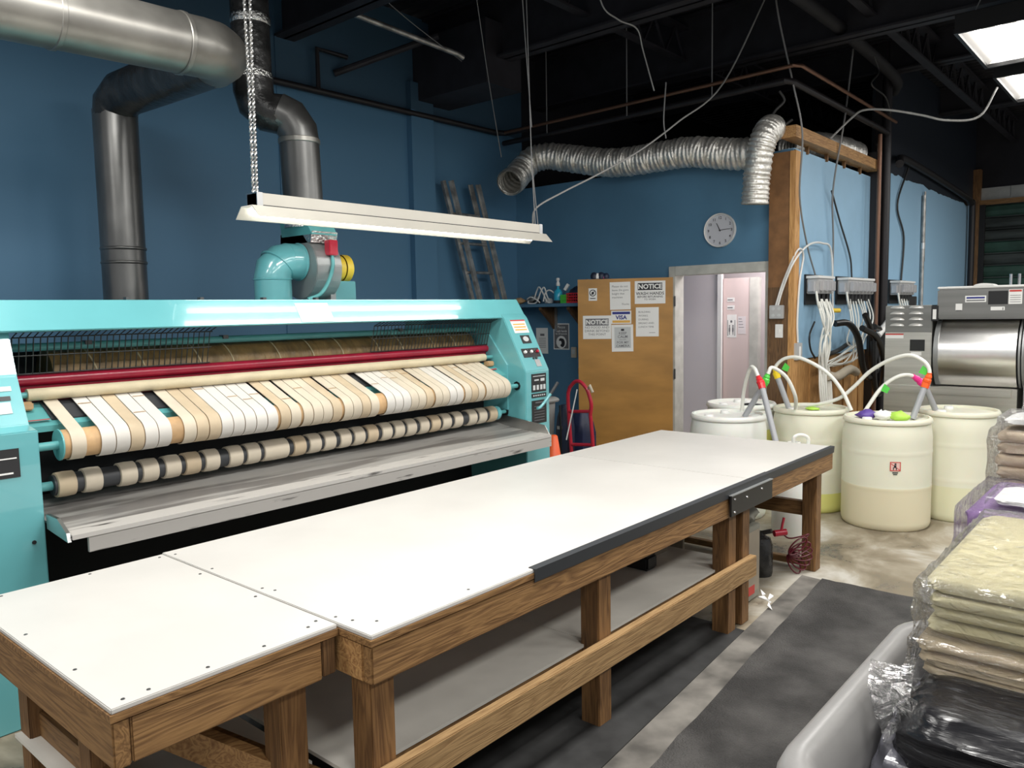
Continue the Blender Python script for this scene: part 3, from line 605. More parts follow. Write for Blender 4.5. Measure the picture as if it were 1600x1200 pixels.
# hanging fluorescent fixture
FX0, FX1, FY, FZ = 2.12, 4.42, 3.52, 2.14
hf = thing('hanging_strip_light', 'long cream strip light hanging on chains above the ironer', 'light fixture', ((FX0+FX1)/2, FY, FZ))
bx((FX0+0.03, FY-0.045, FZ+0.045), (FX1-0.03, FY+0.045, FZ+0.11)).build('channel', 'cream_metal', hf, bev=0.004)
bx((FX0+0.03, FY-0.0465, FZ+0.046), (FX1-0.03, FY+0.0465, FZ+0.052)).build('seam', 'wire_black', hf)
MB().prism([(FY-0.10, FZ-0.01), (FY-0.105, FZ-0.012), (FY-0.05, FZ+0.047), (FY+0.05, FZ+0.047), (FY+0.105, FZ-0.012), (FY+0.10, FZ-0.01), (FY+0.047, FZ+0.040), (FY-0.047, FZ+0.040)], 'x', FX0, FX1).build('reflector', 'cream_metal', hf)
for dy in (-0.04, 0.04): MB().cyl((FX0+0.06, FY+dy, FZ+0.018), (FX1-0.06, FY+dy, FZ+0.018), 0.015, 10).build('lamp_tube', 'tube_hang', hf, smooth=40)
for x in (FX0+0.05, FX1-0.05): bx((x-0.02, FY-0.047, FZ+0.045), (x+0.012, FY+0.047, FZ+0.112)).build('end_bracket', 'steel', hf)
def chain(name, pts, par, r=0.010, m='steel'):
    L = 0
    P = [Vector(p) for p in pts]; tot = sum((P[i+1]-P[i]).length for i in range(len(P)-1)); n_ = int(tot/0.032)
    mb = MB()
    for ph in (0, math.pi):
        path = []
        for i in range(n_*4+1):
            d = tot*i/(n_*4); j = 0
            while j < len(P)-2 and d > (P[j+1]-P[j]).length: d -= (P[j+1]-P[j]).length; j += 1
            c = P[j].lerp(P[j+1], min(1, d/(P[j+1]-P[j]).length)); a = i*math.pi/2.5+ph
            path.append(c+Vector((math.cos(a)*r*0.5, math.sin(a)*r*0.5, 0)))
        mb.tube(path, r*0.42, 5)
    return mb.build(name, m, par, smooth=60)
chain('chain', [(FX0+0.06, FY, FZ+0.11), (FX0+0.07, FY, FZ+0.85), (FX0+0.10, FY, ZC)], hf, 0.011)
chain('chain', [(FX0+0.048, FY+0.012, FZ+0.11), (FX0+0.055, FY+0.014, FZ+0.7), (FX0+0.05, FY+0.05, ZC)], hf, 0.011)
for dx in (0, 0.03): MB().tube([(FX1-0.06+dx, FY, FZ+0.11), (FX1-0.09, FY, FZ+0.55), (FX1-0.14, FY, ZC)], 0.004, 5).build('chain', 'wire_grey', hf)
# ================================================================== WORKTABLE
ZT = 0.767; X0, X1, Y0, Y1 = 1.322, 5.02, 1.67, 2.90
EX0, EX1, EY0, EY1 = 0.69, 1.316, 1.815, 2.885
wt = thing('work_table', 'long white topped folding table with rough wooden legs and a dropped end', 'table', (3.2, 2.3, 0))
T = 0.014
for nm, a, b in (('top_panel', (X0, Y0, ZT-T), (3.82, Y1, ZT)), ('top_panel', (3.824, Y0, ZT-T), (X1, Y1, ZT-0.0008)), ('top_panel', (EX0, EY0, ZT-T), (EX1, EY1, ZT-0.0004))):
    bx(a, b).build(nm, 'white_top', wt, bev=0.0025)
MB().box((X0-0.004, Y0-0.003, ZT-T-0.018), (X1+0.003, Y1, ZT-T)).box((EX0-0.004, EY0-0.004, ZT-T-0.018), (EX1, EY1, ZT-T)).build('plywood_edge', 'wood_x', wt)
ZA = 0.62; ZB = ZT-T-0.019
bx((X0, Y0, ZA), (X1, Y0+0.04, ZB)).build('front_apron', 'wood_x', wt, bev=0.005)
bx((X0, Y1-0.04, ZA), (X1, Y1, ZB)).build('back_apron', 'wood_x', wt, bev=0.004)
bx((X0, Y0+0.042, ZA), (X0+0.038, Y1-0.042, ZB)).build('end_apron', 'pine_x', wt, bev=0.004)
bx((X1-0.038, Y0+0.042, ZA), (X1, Y1-0.042, ZB)).build('end_apron', 'wood_y', wt, bev=0.004)
bx((EX0+0.042, EY0, ZA), (EX1-0.055, EY0+0.04, ZB)).build('front_apron', 'wood_x', wt, bev=0.004)
bx((EX1-0.050, EY0+0.004, ZA+0.004), (EX1-0.006, EY0+0.05, ZB)).build('filler_block', 'old_wood_z', wt, bev=0.003)
bx((EX0, EY0, ZA-0.003), (EX0+0.040, EY1, ZB)).build('end_apron', 'wood_y', wt, bev=0.004)
bx((EX0+0.042, EY1-0.04, ZA), (EX1, EY1, ZB)).build('back_apron', 'wood_x', wt, bev=0.004)
# legs: each a doubled upright
LW = 0.088
for x in (1.335, 2.46, 3.60, 3.76, 4.82):
    for y in (Y0+0.028, Y1-0.13):
        bx((x, y, 0), (x+LW, y+LW, ZA+0.05)).build('leg', 'wood_z', wt, bev=0.004)
for x, y in ((0.80, EY0+0.45), (1.15, EY0+0.05), (0.80, EY1-0.13), (1.15, EY1-0.13)):
    bx((x, y, 0), (x+LW, y+LW, ZA+0.05)).build('leg', 'wood_z', wt, bev=0.004)
bx((1.22, Y0-0.012, 0.252), (3.85, Y0+0.026, 0.36)).build('lower_rail', 'pine_pale', wt, bev=0.003)
bx((1.43, Y0+0.11, 0.222), (3.76, Y0+0.148, 0.312)).build('shelf_rail', 'wood_x', wt, bev=0.003)
bx((1.43, Y1-0.10, 0.222), (3.76, Y1-0.062, 0.312)).build('shelf_rail', 'wood_x', wt, bev=0.003)
bx((4.85, Y0+0.11, 0.34), (4.89, Y1-0.13, 0.43)).build('cross_rail', 'wood_y', wt)
bx((4.84, Y0+0.03, 0.02), (4.88, Y1-0.06, 0.06)).build('cross_rail', 'wood_y', wt)
bx((0.83, EY0+0.10, 0.30), (0.868, EY1-0.05, 0.39)).build('cross_rail', 'wood_y', wt)
MB().beam((0.95, EY1-0.3, 0.45), (1.30, EY0+0.04, 0.25), 0.04, 0.09).build('brace', 'wood_x', wt)
MB().beam((0.86, EY0+0.6, 0.53), (1.18, EY0+0.10, 0.33), 0.04, 0.09).build('brace', 'pine_x', wt)
for a, b in ((1.32, 2.50), (2.503, 3.82)): bx((a, Y0+0.10, 0.313), (b, Y1-0.05, 0.325)).build('shelf_panel', 'shelf_white', wt)
bx((0.78, EY0+0.13, 0.30), (1.30, EY1-0.05, 0.312)).build('shelf_panel', 'shelf_white', wt)
# rubber edge guard and bracket
eg = MB().prism([(Y0-0.006, ZT-0.045), (Y0-0.010, ZT+0.002), (Y0+0.022, ZT+0.003), (Y0+0.022, ZT-0.0004), (Y0-0.003, ZT-0.0004), (Y0-0.003, ZT-0.045)], 'x', 2.03, 4.02).build('edge_guard', 'black_rubber', wt)
MB().prism([(Y0-0.005, ZT-0.040), (Y0-0.008, ZT+0.001), (Y0+0.018, ZT+0.002), (Y0+0.018, ZT-0.0004), (Y0-0.003, ZT-0.0004), (Y0-0.003, ZT-0.040)], 'x', 4.02, X1+0.004).build('edge_guard', 'black_rubber', wt)
pl = bx((3.525, Y0-0.022, 0.632), (4.02, Y0-0.011, 0.735)).build('joint_plate', 'black_metal', wt, bev=0.002)
bx((3.525, Y0-0.026, 0.7345), (4.02, Y0-0.008, 0.7385)).build('plate_flange', 'grey_metal', pl)
for x, z in ((3.56, 0.715), (3.56, 0.65), (3.70, 0.70), (3.88, 0.71)): MB().lathe([(0.007, 0), (0.006, 0.004), (0.002, 0.006)], (x, Y0-0.022, z), 10, (0, -1, 0)).build('screw', 'chrome', pl, smooth=40)
def tscrew(x, y):
    MB().lathe([(0.0055, 0), (0.0045, 0.0015)], (x, y, ZT-0.0003), 8).build('screw', 'screw', wt)
for x, y in ((0.73, 1.845), (0.79, 1.845), (0.94, 1.845), (1.10, 1.845), (1.25, 1.86), (1.29, 1.88), (0.72, 2.10), (0.72, 2.45), (1.29, 2.20), (1.29, 2.55), (1.29, 2.85),
             (1.345, 1.86), (1.36, 1.80), (1.40, 1.74), (1.345, 2.25), (1.36, 2.20), (1.345, 2.57), (1.345, 2.84), (1.75, 1.71), (0.78, 2.86), (1.05, 2.86)):
    tscrew(x, y)

# floor covering beside the table
mb = MB(); a = math.radians(5.2); ca, sa = math.cos(a), math.sin(a)
def mp(u, v): return (4.69+u*ca+v*sa*0-0.0, 1.61+u*sa+v, 0)
pts = [(4.69, 1.61), (4.69, 0.30), (-0.6, 0.0), (-0.6, 1.13)]
edge = []
for i in range(4):
    p, q = Vector(pts[i]), Vector(pts[(i+1) % 4])
    for j in range(30): edge.append(p.lerp(q, j/30)+Vector((random.uniform(-.006, .006), random.uniform(-.006, .006))))
MB().prism([(p.x, p.y) for p in edge], 'z', 0.001, 0.014).build('floor_layer', 'mat_rubber')
tag(MB().prism([(1.30, 1.46), (3.70, 1.655), (3.70, 3.15), (1.30, 3.15)], 'z', 0.001, 0.006).build('floor_layer', mat('dark_floor_area', (0.022, 0.022, 0.022), 0.7, var=0.5, scale=6, detail=8)), 'darker area of floor under the table', 'mat')  # thin layer that makes the floor under the table darker
tag(bpy.data.objects['floor_layer'], 'worn black rubber mat on the floor between table and grey cart', 'mat')
fb = MB().prism([(-0.5, 1.09), (4.685, 1.59), (4.70, 1.735), (-0.5, 1.305)], 'z', 0.001, 0.007).build('floor_strip', mat('strip_grey', (0.15, 0.14, 0.125), 0.6, var=0.5, scale=5, detail=8))
tag(fb, 'dirty grey floor strip running along the mat under the table edge', 'floor strip')
# things stored under the table
o = thing('cardboard_carton', 'tall narrow khaki carton standing under the far end of the table', 'box', (4.14, 1.89, 0.008))
bx((4.05, 1.80, 0.008), (4.22, 2.0, 0.43)).build('carton_body', 'khaki', o, bev=0.004)
bx((4.0505, 1.7985, 0.05), (4.21, 1.7995, 0.40)).build('side_print', 'cardboard', o)
bx((4.07, 1.7975, 0.04), (4.15, 1.7985, 0.09)).build('red_print', 'ink_red', o)
b = thing('grey_duffel_bag', 'crumpled grey bag with black straps sitting on the khaki carton', 'bag', (4.14, 1.9, 0.432))
vs = []
mbg = MB(); rings = []
for j in range(7):
    t = j/6; w_ = 0.10*math.sin(math.pi*(0.18+0.72*t))+0.01
    rings.append([(4.14+w_*math.cos(q*math.pi/8)*(1+0.18*math.sin(q*2.7+j)), 1.90+w_*1.0*math.sin(q*math.pi/8)*(1+0.16*math.cos(q*1.9+j*2)), 0.432+0.13*t) for q in range(16)])
mbg.rings(rings).build('bag_body', 'khaki', b, smooth=60)
for dx in (-0.04, 0.04): MB().tube(spline([(4.10+dx, 1.86, 0.53), (4.08+dx, 1.84, 0.60), (4.12+dx, 1.88, 0.65), (4.18+dx, 1.90, 0.56)]), 0.010, 8).build('strap', 'hose_black', b, smooth=50)
c = thing('air_canister', 'dark green air canister with red valve standing behind the carton', 'canister', (4.58, 1.95, 0.0))
MB().lathe([(0.0, 0), (0.07, 0), (0.075, 0.02), (0.075, 0.19), (0.06, 0.235), (0.025, 0.25), (0.025, 0.27), (0, 0.27)], (4.58, 1.95, 0.0), 20, cap=False).build('tank', 'duct_black', c, smooth=45)
MB().cyl((4.57, 1.86, 0.275), (4.63, 1.81, 0.28), 0.02, 12).build('valve', 'red_paint', c, smooth=40)
MB().cyl((4.58, 1.95, 0.26), (4.58, 1.88, 0.285), 0.014, 10).build('valve_stem', 'screw', c)
MB().tube([(4.60, 1.83, 0.28), (4.61, 1.825, 0.33), (4.62, 1.82, 0.37)], 0.008, 8).build('handle', 'red_paint', c)
h = []; RTV = Vector((0.653, -0.757, 0)); root = Vector((4.66, 1.80, 0.135))
for k in range(7):
    an = math.radians(44-18*k); d1_ = RTV*math.cos(an)+Vector((0, 0, math.sin(an))); d2_ = RTV*-math.sin(an)+Vector((0, 0, math.cos(an)))
    for i in range(16):
        q = i/16*2*math.pi
        h.append(root+d1_*(0.072*(1-math.cos(q)))+d2_*(0.032*math.sin(q))+Vector((0.004*k, 0.002*k, 0)))
pts_ = spline([(4.62, 1.83, 0.27), (4.66, 1.80, 0.235), (4.73, 1.74, 0.245), (4.76, 1.72, 0.25), (4.72, 1.75, 0.20), root])+h
tag(MB().tube(pts_, 0.0048, 6).build('coiled_air_hose', mat('hose_red', (0.10, 0.004, 0.014), 0.35), smooth=60), 'dark red coiled air hose hanging from the canister under the table', 'hose')
o = thing('stored_carton', 'open brown carton on the lower shelf behind the doubled table legs', 'box', (3.62, 2.30, 0.325))
bx((3.50, 2.12, 0.326), (3.74, 2.50, 0.50)).build('carton_body', 'cardboard', o)
MB().prism([(2.12, 0.50), (2.03, 0.55), (2.04, 0.555), (2.13, 0.505)], 'x', 3.50, 3.74).build('flap', 'cardboard', o)
o = tag(bx((3.36, 2.02, 0.326), (3.46, 2.20, 0.40)).build('small_black_box', 'black_metal', bev=0.01), 'small dark box on the lower shelf beside the brown carton', 'box')
o = tag(bx((3.875, 2.10, 0.008), (3.895, 2.55, 0.50)).build('plywood_offcut', 'cardboard', bev=0.003), 'brown board standing on the floor under the table joint', 'board')
mb = MB(); rr = random.Random(3)
for k in range(5):
    c_ = Vector((4.03+0.05*k*0.4, 1.70+rr.uniform(-.03, .03), 0.012+0.008*k)); pts_ = [c_+Vector((rr.uniform(-.04, .04), rr.uniform(-.04, .04), rr.uniform(-.004, .03))) for _ in range(4)]
    mb.add(pts_+[p+Vector((0, 0, .003)) for p in pts_], [(0,1,2,3),(7,6,5,4),(0,4,5,1),(1,5,6,2),(2,6,7,3),(3,7,4,0)])
tag(mb.build('crumpled_wrapper', 'towel_white'), 'scrap of crumpled white wrapper on the floor by the table leg', 'litter')
# ================================================================== DRUMS AND DOSING
def drum(x, y, r, h, label, body='drum_white', liq=None, level=0.4):
    d = thing('plastic_drum', label, 'drum', (x, y, 0), 'white plastic chemical drums')
    def R_(z):
        t = z/h
        k = 1.0
        if t < 0.05: k = 0.94+0.06*math.sqrt(t/0.05)
        if t > 0.80: k = 1.0-0.055*((t-0.80)/0.15)**2 if t < 0.95 else 0.945
        k += 0.008*math.exp(-((t-0.70)/0.012)**2)+0.008*math.exp(-((t-0.38)/0.012)**2)
        return r*k
    zs = [h*i/60 for i in range(58)]
    if liq:
        MB().lathe([(0, 0.0)]+[(R_(z), z) for z in zs if z <= level]+[(R_(level), level)], (x, y, 0), 40, cap=False).build('liquid_level', liq, d, smooth=60)
        MB().lathe([(R_(level), level)]+[(R_(z), z) for z in zs if z > level]+[(R_(zs[-1])*0.99, h*0.952)], (x, y, 0), 40, cap=False).build('shell', body, d, smooth=60)
    else:
        MB().lathe([(0, 0.0)]+[(R_(z), z) for z in zs]+[(R_(zs[-1])*0.99, h*0.952)], (x, y, 0), 40, cap=False).build('shell', body, d, smooth=60)
    MB().lathe([(r*0.94, h*0.950), (r*0.985, h*0.955), (r*1.0, h*0.968), (r*0.99, h*0.985), (r*0.96, h), (r*0.91, h), (r*0.90, h*0.975), (0, h*0.972)], (x, y, 0), 40, cap=False).build('rim', body, d, smooth=50)
    for q in (0.6, 2.6): MB().lathe([(0.035, 0), (0.035, 0.018), (0.03, 0.024), (0, 0.024)], (x+0.6*r*math.cos(q), y+0.6*r*math.sin(q), h*0.972), 12).build('bung', 'white_plastic', d, smooth=40)
    return d
dC = drum(6.29, 1.70, 0.31, 0.815, 'front drum with a red no-step sticker and beige liquid', liq='liquid_beige', level=0.32)
drum(6.83, 1.33, 0.285, 0.835, 'drum in front of the stainless washer at the right end of the row', liq='liquid_pale', level=0.27)
drum(6.46, 2.335, 0.295, 0.825, 'drum with yellow liquid between the no-step drum and the corner post', liq='liquid_yellow', level=0.16)
drum(5.83, 2.76, 0.295, 0.81, 'nearest drum behind the far table corner, below the red taped pipe', 'drum_white2')
drum(6.44, 2.93, 0.295, 0.83, 'drum tucked behind the others right in front of the doorway', 'drum_white2', 'liquid_yellow', 0.62)
# no-step sticker
import math as _m
def onC(a, z, k=0.0): return Vector((6.29+(0.3115+k)*_m.cos(a), 1.70+(0.3115+k)*_m.sin(a), z))
def curvplate(mb, a0, a1, z0, z1, k, n=5):
    for i in range(n):
        p = a0+(a1-a0)*i/n; q = a0+(a1-a0)*(i+1)/n
        mb.add([onC(p, z0, k), onC(q, z0, k), onC(q, z1, k), onC(p, z1, k)], [(0, 1, 2, 3)])
ac = math.atan2(-1.70, -6.29)+0.20; hw = 0.115
mb = MB(); curvplate(mb, ac-hw, ac+hw, 0.455, 0.52, 0.0012); stk = mb.build('sticker', mat('sticker_pink', (0.75, 0.5, 0.45), 0.5), dC)
mb = MB(); curvplate(mb, ac-hw, ac+hw, 0.515, 0.521, 0.002); curvplate(mb, ac-hw, ac+hw, 0.454, 0.460, 0.002); curvplate(mb, ac-hw, ac-hw+0.02, 0.455, 0.52, 0.002); curvplate(mb, ac+hw-0.02, ac+hw, 0.455, 0.52, 0.002)
for i in range(8):
    a0 = ac-hw+2*hw*i/8; z0 = 0.516-0.056*i/8
    mb.add([onC(a0, z0-0.006, .0022), onC(a0+2*hw/8, z0-0.013, .0022), onC(a0+2*hw/8, z0-0.007, .0022), onC(a0, z0, .0022)], [(0, 1, 2, 3)])
mb.build('red_border', 'ink_red', stk)
mb = MB(); curvplate(mb, ac-0.02, ac+0.02, 0.500, 0.511, .0025); curvplate(mb, ac-0.03, ac+0.02, 0.478, 0.498, .0025); curvplate(mb, ac-0.05, ac-0.03, 0.462, 0.482, .0025); curvplate(mb, ac+0.01, ac+0.03, 0.462, 0.48, .0025)
curvplate(mb, ac-0.06, ac+0.06, 0.438, 0.446, .0012); curvplate(mb, ac-0.045, ac+0.045, 0.426, 0.433, .0012)
mb.build('pictogram', 'ink', stk)
pa = thing('white_jug', 'small white jug with a moulded handle just behind the far table edge', 'jug', (5.60, 2.14, 0))
MB().lathe([(0, 0), (0.145, 0), (0.15, 0.03), (0.15, 0.58), (0.12, 0.63), (0.05, 0.655), (0.045, 0.67), (0, 0.67)], (5.60, 2.14, 0), 28, cap=False).build('jug_body', 'drum_white2', pa, smooth=50)
MB().tube(spline([(5.57, 2.13, 0.65), (5.56, 2.125, 0.71), (5.60, 2.09, 0.725), (5.63, 2.05, 0.70), (5.63, 2.05, 0.63)]), 0.013, 8).build('handle', 'drum_white2', pa, smooth=50)

def wand(p, q, hose, tape, label, name='suction_pipe', r=0.022, tag2=None):
    p = Vector(p); q = Vector(q); t = (q-p).normalized()
    o = thing(name, label, 'pipe', tuple(p), 'grey suction pipes in the drums')
    MB().cyl(p, q, r, 14).build('pipe', 'pvc_grey', o, smooth=40)
    hs = spline(hose, 8)
    path = [q-t*0.03, q+t*0.015]+hs[:7]
    path = [path[0], path[1]]+[v for v in hs[1:8]]
    rad = [0.026, 0.030]+[0.030-0.0022*i+0.003*math.sin(i*2.3) for i in range(7)]
    MB().tube(path, rad, 10).build('tape_wrap', tape, o, smooth=25)
    MB().tube(hs, 0.0145, 10).build('hose', 'hose_white', o, smooth=60)
    if tag2: 
        c = Vector(tag2); MB().add([c, c+Vector((0.0, -0.03, 0.055)), c+Vector((0, -.07, 0.02)), c+Vector((0.0, -0.05, -0.02))], [(0, 1, 2, 3)]).build('tape_flag', 'tape_green', o)
    return o
wand((5.60, 2.245, 0.55), (5.755, 2.455, 1.055), [(5.755, 2.46, 1.07), (5.76, 2.49, 1.13), (5.77, 2.52, 1.18), (5.82, 2.58, 1.17), (5.90, 2.66, 1.0), (5.95, 2.70, 0.82)], 'tape_red', 'grey pipe with red tape leaning up from the jug')
wand((5.85, 2.63, 0.79), (5.86, 2.475, 1.06), [(5.86, 2.47, 1.075), (5.87, 2.45, 1.14), (5.90, 2.43, 1.18), (6.0, 2.36, 1.10), (6.08, 2.32, 0.95), (6.20, 2.36, 0.83)], 'tape_green', 'grey pipe with green tape crossing the red taped one')
wand((6.40, 2.49, 0.80), (6.40, 2.60, 1.08), [(6.40, 2.60, 1.09), (6.40, 2.61, 1.15), (6.40, 2.53, 1.22), (6.40, 2.40, 1.225), (6.40, 2.20, 1.125), (6.42, 2.08, 0.98), (6.42, 2.0, 0.82)], 'tape_yellow', 'grey pipe with yellow tape in front of the corner post', tag2=(6.40, 2.56, 1.13))
wand((6.31, 1.53, 0.80), (6.40, 1.468, 1.055), [(6.40, 1.463, 1.07), (6.40, 1.445, 1.15), (6.40, 1.48, 1.22), (6.40, 1.58, 1.268), (6.42, 1.72, 1.23), (6.45, 1.874, 1.134), (6.45, 2.0, 1.0), (6.45, 2.112, 0.905), (6.45, 2.289, 0.845), (6.46, 2.42, 0.83)], 'tape_orange', 'grey pipe with orange tape rising from the no-step drum', tag2=(6.40, 1.52, 1.14))
wand((6.78, 1.475, 0.81), (6.70, 1.545, 1.02), [(6.69, 1.55, 1.03), (6.60, 1.62, 1.10), (6.52, 1.70, 1.09), (6.47, 1.80, 1.0), (6.42, 1.90, 0.82)], 'tape_pink', 'grey pipe with pink tape rising from the drum by the washer', tag2=(6.46, 1.80, 0.985))
# gloves and rags on the drums
def rag(c, sx, sy, sz, m, name, label, cat='glove', seed=1):
    rr = random.Random(seed); mb = MB(); rings = []; n_ = 14
    for j in range(6):
        t = j/5; k = math.sin(math.pi*(0.12+0.80*t))
        rings.append([(c[0]+sx*k*math.cos(q*2*math.pi/n_)*rr.uniform(.75, 1.2), c[1]+sy*k*math.sin(q*2*math.pi/n_)*rr.uniform(.75, 1.2), c[2]+sz*t*rr.uniform(.85, 1.1)) for q in range(n_)])
    return tag(mb.rings(rings).build(name, m, smooth=70), label, cat)
zC = 0.793
rag((6.20, 1.82, zC), 0.06, 0.08, 0.07, 'purple', 'work_glove', 'purple glove lying on the lid of the no-step drum', seed=2)
rag((6.19, 1.70, zC), 0.06, 0.07, 0.075, 'towel_white', 'work_glove', 'white glove between the purple and lime ones on the drum lid', seed=4)
rag((6.20, 1.59, zC), 0.06, 0.07, 0.075, 'lime', 'work_glove', 'lime green glove on the lid of the no-step drum', seed=5)
rag((6.40, 2.30, 0.803), 0.05, 0.06, 0.03, 'lime', 'work_glove', 'lime rag on the yellow liquid drum under the looped hose', 'rag', seed=6)
rag((6.40, 2.84, 0.808), 0.05, 0.05, 0.04, 'towel_white', 'rag', 'white rag on the drum in the doorway', 'rag', seed=8)
tag(MB().tube(spline([(6.28, 2.85, 0.825), (6.30, 2.78, 0.835), (6.34, 2.70, 0.825)]), 0.010, 8).build('black_rod', 'black_metal', smooth=40), 'short black rod lying on the drum in the doorway', 'rod')
# dosing boxes
def dosing(x0, x1, label, nt):
    o = thing('dosing_box', label, 'control box', ((x0+x1)/2, YR, 1.75), 'dosing boxes on the blue side wall')
    bx((x0-0.02, YR-0.018, 1.66), (x1+0.03, YR-0.001, 1.94)).build('backplate', 'black_metal', o)
    bx((x0, YR-0.125, 1.76), (x1, YR-0.018, 1.90)).build('housing', 'box_grey', o, bev=0.006)
    bx((x0-0.015, YR-0.135, 1.90), (x1+0.012, YR-0.012, 1.925)).build('lid', 'white_plastic', o, bev=0.004)
    bx((x0-0.03, YR-0.10, 1.78), (x0, YR-0.04, 1.87)).build('side_module', 'clear_box', o, bev=0.005)
    k = int((x1-x0)/0.115)
    for i in range(k):
        xx = x0+0.03+(x1-x0-0.03)*i/k
        bx((xx, YR-0.165, 1.785), (xx+0.075, YR-0.125, 1.88)).build('pump_module', 'clear_box', o, bev=0.006)
        MB().cyl((xx+0.04, YR-0.10, 1.76), (xx+0.04, YR-0.10, 1.69), 0.022, 8).build('cable_gland', 'hose_black', o)
    MB().tube(spline([(x0-0.01, YR-0.11, 1.78), (x0-0.01, YR-0.13, 1.66), (x0+0.08, YR-0.12, 1.60), (x0+0.17, YR-0.10, 1.63)]), 0.011, 8).build('loop_tube', 'hose_white', o, smooth=50)
    return o
dbA = dosing(7.32, 7.72, 'dosing box with white tubes nearest the corner post', 4)
dbB = dosing(8.16, 8.98, 'widest dosing box, in the middle of the three', 7)
dbC = dosing(9.98, 10.62, 'small dosing box above the washer beyond the dark pipes', 3)
rr = random.Random(11)
def ptube(pts, r, m, par): return MB().tube(spline(pts, 7), r, 8).build('dosing_tube', m, par, smooth=60)
def tubing(pts, r, m, name, label, cat='tube', group=None):
    return tag(MB().tube(spline(pts, 7), r, 8).build(name, m, smooth=60), label, cat, group)
for i in range(11):
    x = 7.36+0.032*i
    ptube([(x, YR-0.10, 1.71), (x-0.02+rr.uniform(-.03, .03), YR-0.13-rr.uniform(0, .05), 1.52), (7.42+rr.uniform(-.05, .12), YR-0.12-rr.uniform(0, .05), 1.30), (7.45+rr.uniform(-.03, .08), YR-0.10-rr.uniform(0, .06), 1.02), (7.47+rr.uniform(-.03, .05), YR-0.12, 0.74)], 0.0085, 'hose_white', dbA)
for i in range(9):
    x = 8.2+0.085*i
    ptube([(x, YR-0.10, 1.71), (x+rr.uniform(-.06, .03), YR-0.15, 1.50), (8.15+0.05*i+rr.uniform(-.15, .15), YR-0.14-rr.uniform(0, .05), 1.28), (7.9+rr.uniform(-.1, .5), YR-0.16, 1.14+rr.uniform(-.06, .08)), (7.62+rr.uniform(-.1, .1), YR-0.13, 1.10+rr.uniform(-.05, .03))], 0.008, 'hose_white', dbB)
for i in range(5):
    x = 10.05+0.1*i
    ptube([(x, YR-0.10, 1.71), (x-0.03, YR-0.14, 1.55), (x-0.15, YR-0.12, 1.38)], 0.010, 'hose_white', dbC)
# bundled slack loops below
for k in range(4):
    c = Vector((7.49+0.012*k, YR-0.13-0.012*k, 0.86)); MB().tube([c+Vector((0.095*math.cos(a*math.pi/12)*(1-0.1*k), 0.02*math.sin(a*math.pi/12), 0.24*math.sin(a*math.pi/12))) for a in range(24)], 0.010, 8, closed=True).build('tube_loop', 'hose_white', dbA, smooth=60)
# black hoses
tubing([(7.80, YR-0.12, 1.475), (7.95, YR-0.20, 1.47), (8.12, YR-0.24, 1.32), (8.24, YR-0.25, 1.05), (8.40, YR-0.25, 0.93), (8.60, YR-0.24, 0.90), (8.76, YR-0.22, 1.0), (8.84, YR-0.20, 1.30)], 0.032, 'hose_black', 'drain_hose', 'thick black hose sagging left of the washer', 'hose')
tubing([(8.20, YR-0.25, 1.42), (8.50, YR-0.30, 1.32), (8.75, YR-0.30, 1.12), (8.86, YR-0.28, 0.85), (8.70, YR-0.28, 0.72), (8.54, YR-0.28, 0.85), (8.52, YR-0.27, 1.28)], 0.032, 'hose_black', 'drain_hose', 'black hose looping lowest beside the washer', 'hose')
tubing([(8.45, YR-0.20, 1.55), (8.62, YR-0.21, 1.38), (8.68, YR-0.20, 1.10), (8.82, YR-0.20, 0.94), (8.98, YR-0.20, 1.05), (9.0, YR-0.20, 1.35), (8.78, YR-0.20, 1.42)], 0.030, 'hose_black', 'drain_hose', 'black hose coiled against the dark pipe by the washer', 'hose')
tubing([(8.9, YR-0.2, 1.32), (9.2, YR-0.22, 1.46), (9.6, YR-0.22, 1.60)], 0.036, 'white_plastic', 'vent_pipe', 'short white pipe slanting up behind the washer', 'pipe')
tubing([(7.5, YR-0.09, 1.18), (7.9, YR-0.10, 1.20), (8.3, YR-0.09, 1.26)], 0.022, 'wire_black', 'hose_rail', 'dark rail carrying the white tubes below the dosing boxes', 'rail')
tubing([(7.42, YR-0.06, 1.50), (7.30, YR-0.06, 1.38), (7.33, YR-0.06, 1.25), (7.45, YR-0.06, 1.16)], 0.009, 'hose_black', 'loop_cable', 'black cable looping beside the first dosing box', 'cable')
tubing([(8.2, YR-0.20, 0.98), (8.0, YR-0.20, 1.02), (7.7, YR-0.18, 0.97), (7.55, YR-0.15, 0.99)], 0.045, 'belt_cream', 'tube_bundle', 'bundle of cream tubing crossing the planks', 'tube')
o = thing('plug_adapter', 'yellow plug in a black socket beside the first dosing box', 'plug', (7.9, YR, 1.6))
bx((7.78, YR-0.06, 1.57), (7.90, YR-0.001, 1.67)).build('socket', 'black_metal', o); MB().cyl((7.86, YR-0.06, 1.60), (7.95, YR-0.11, 1.60), 0.022, 10).build('plug', 'yellow_paint', o)
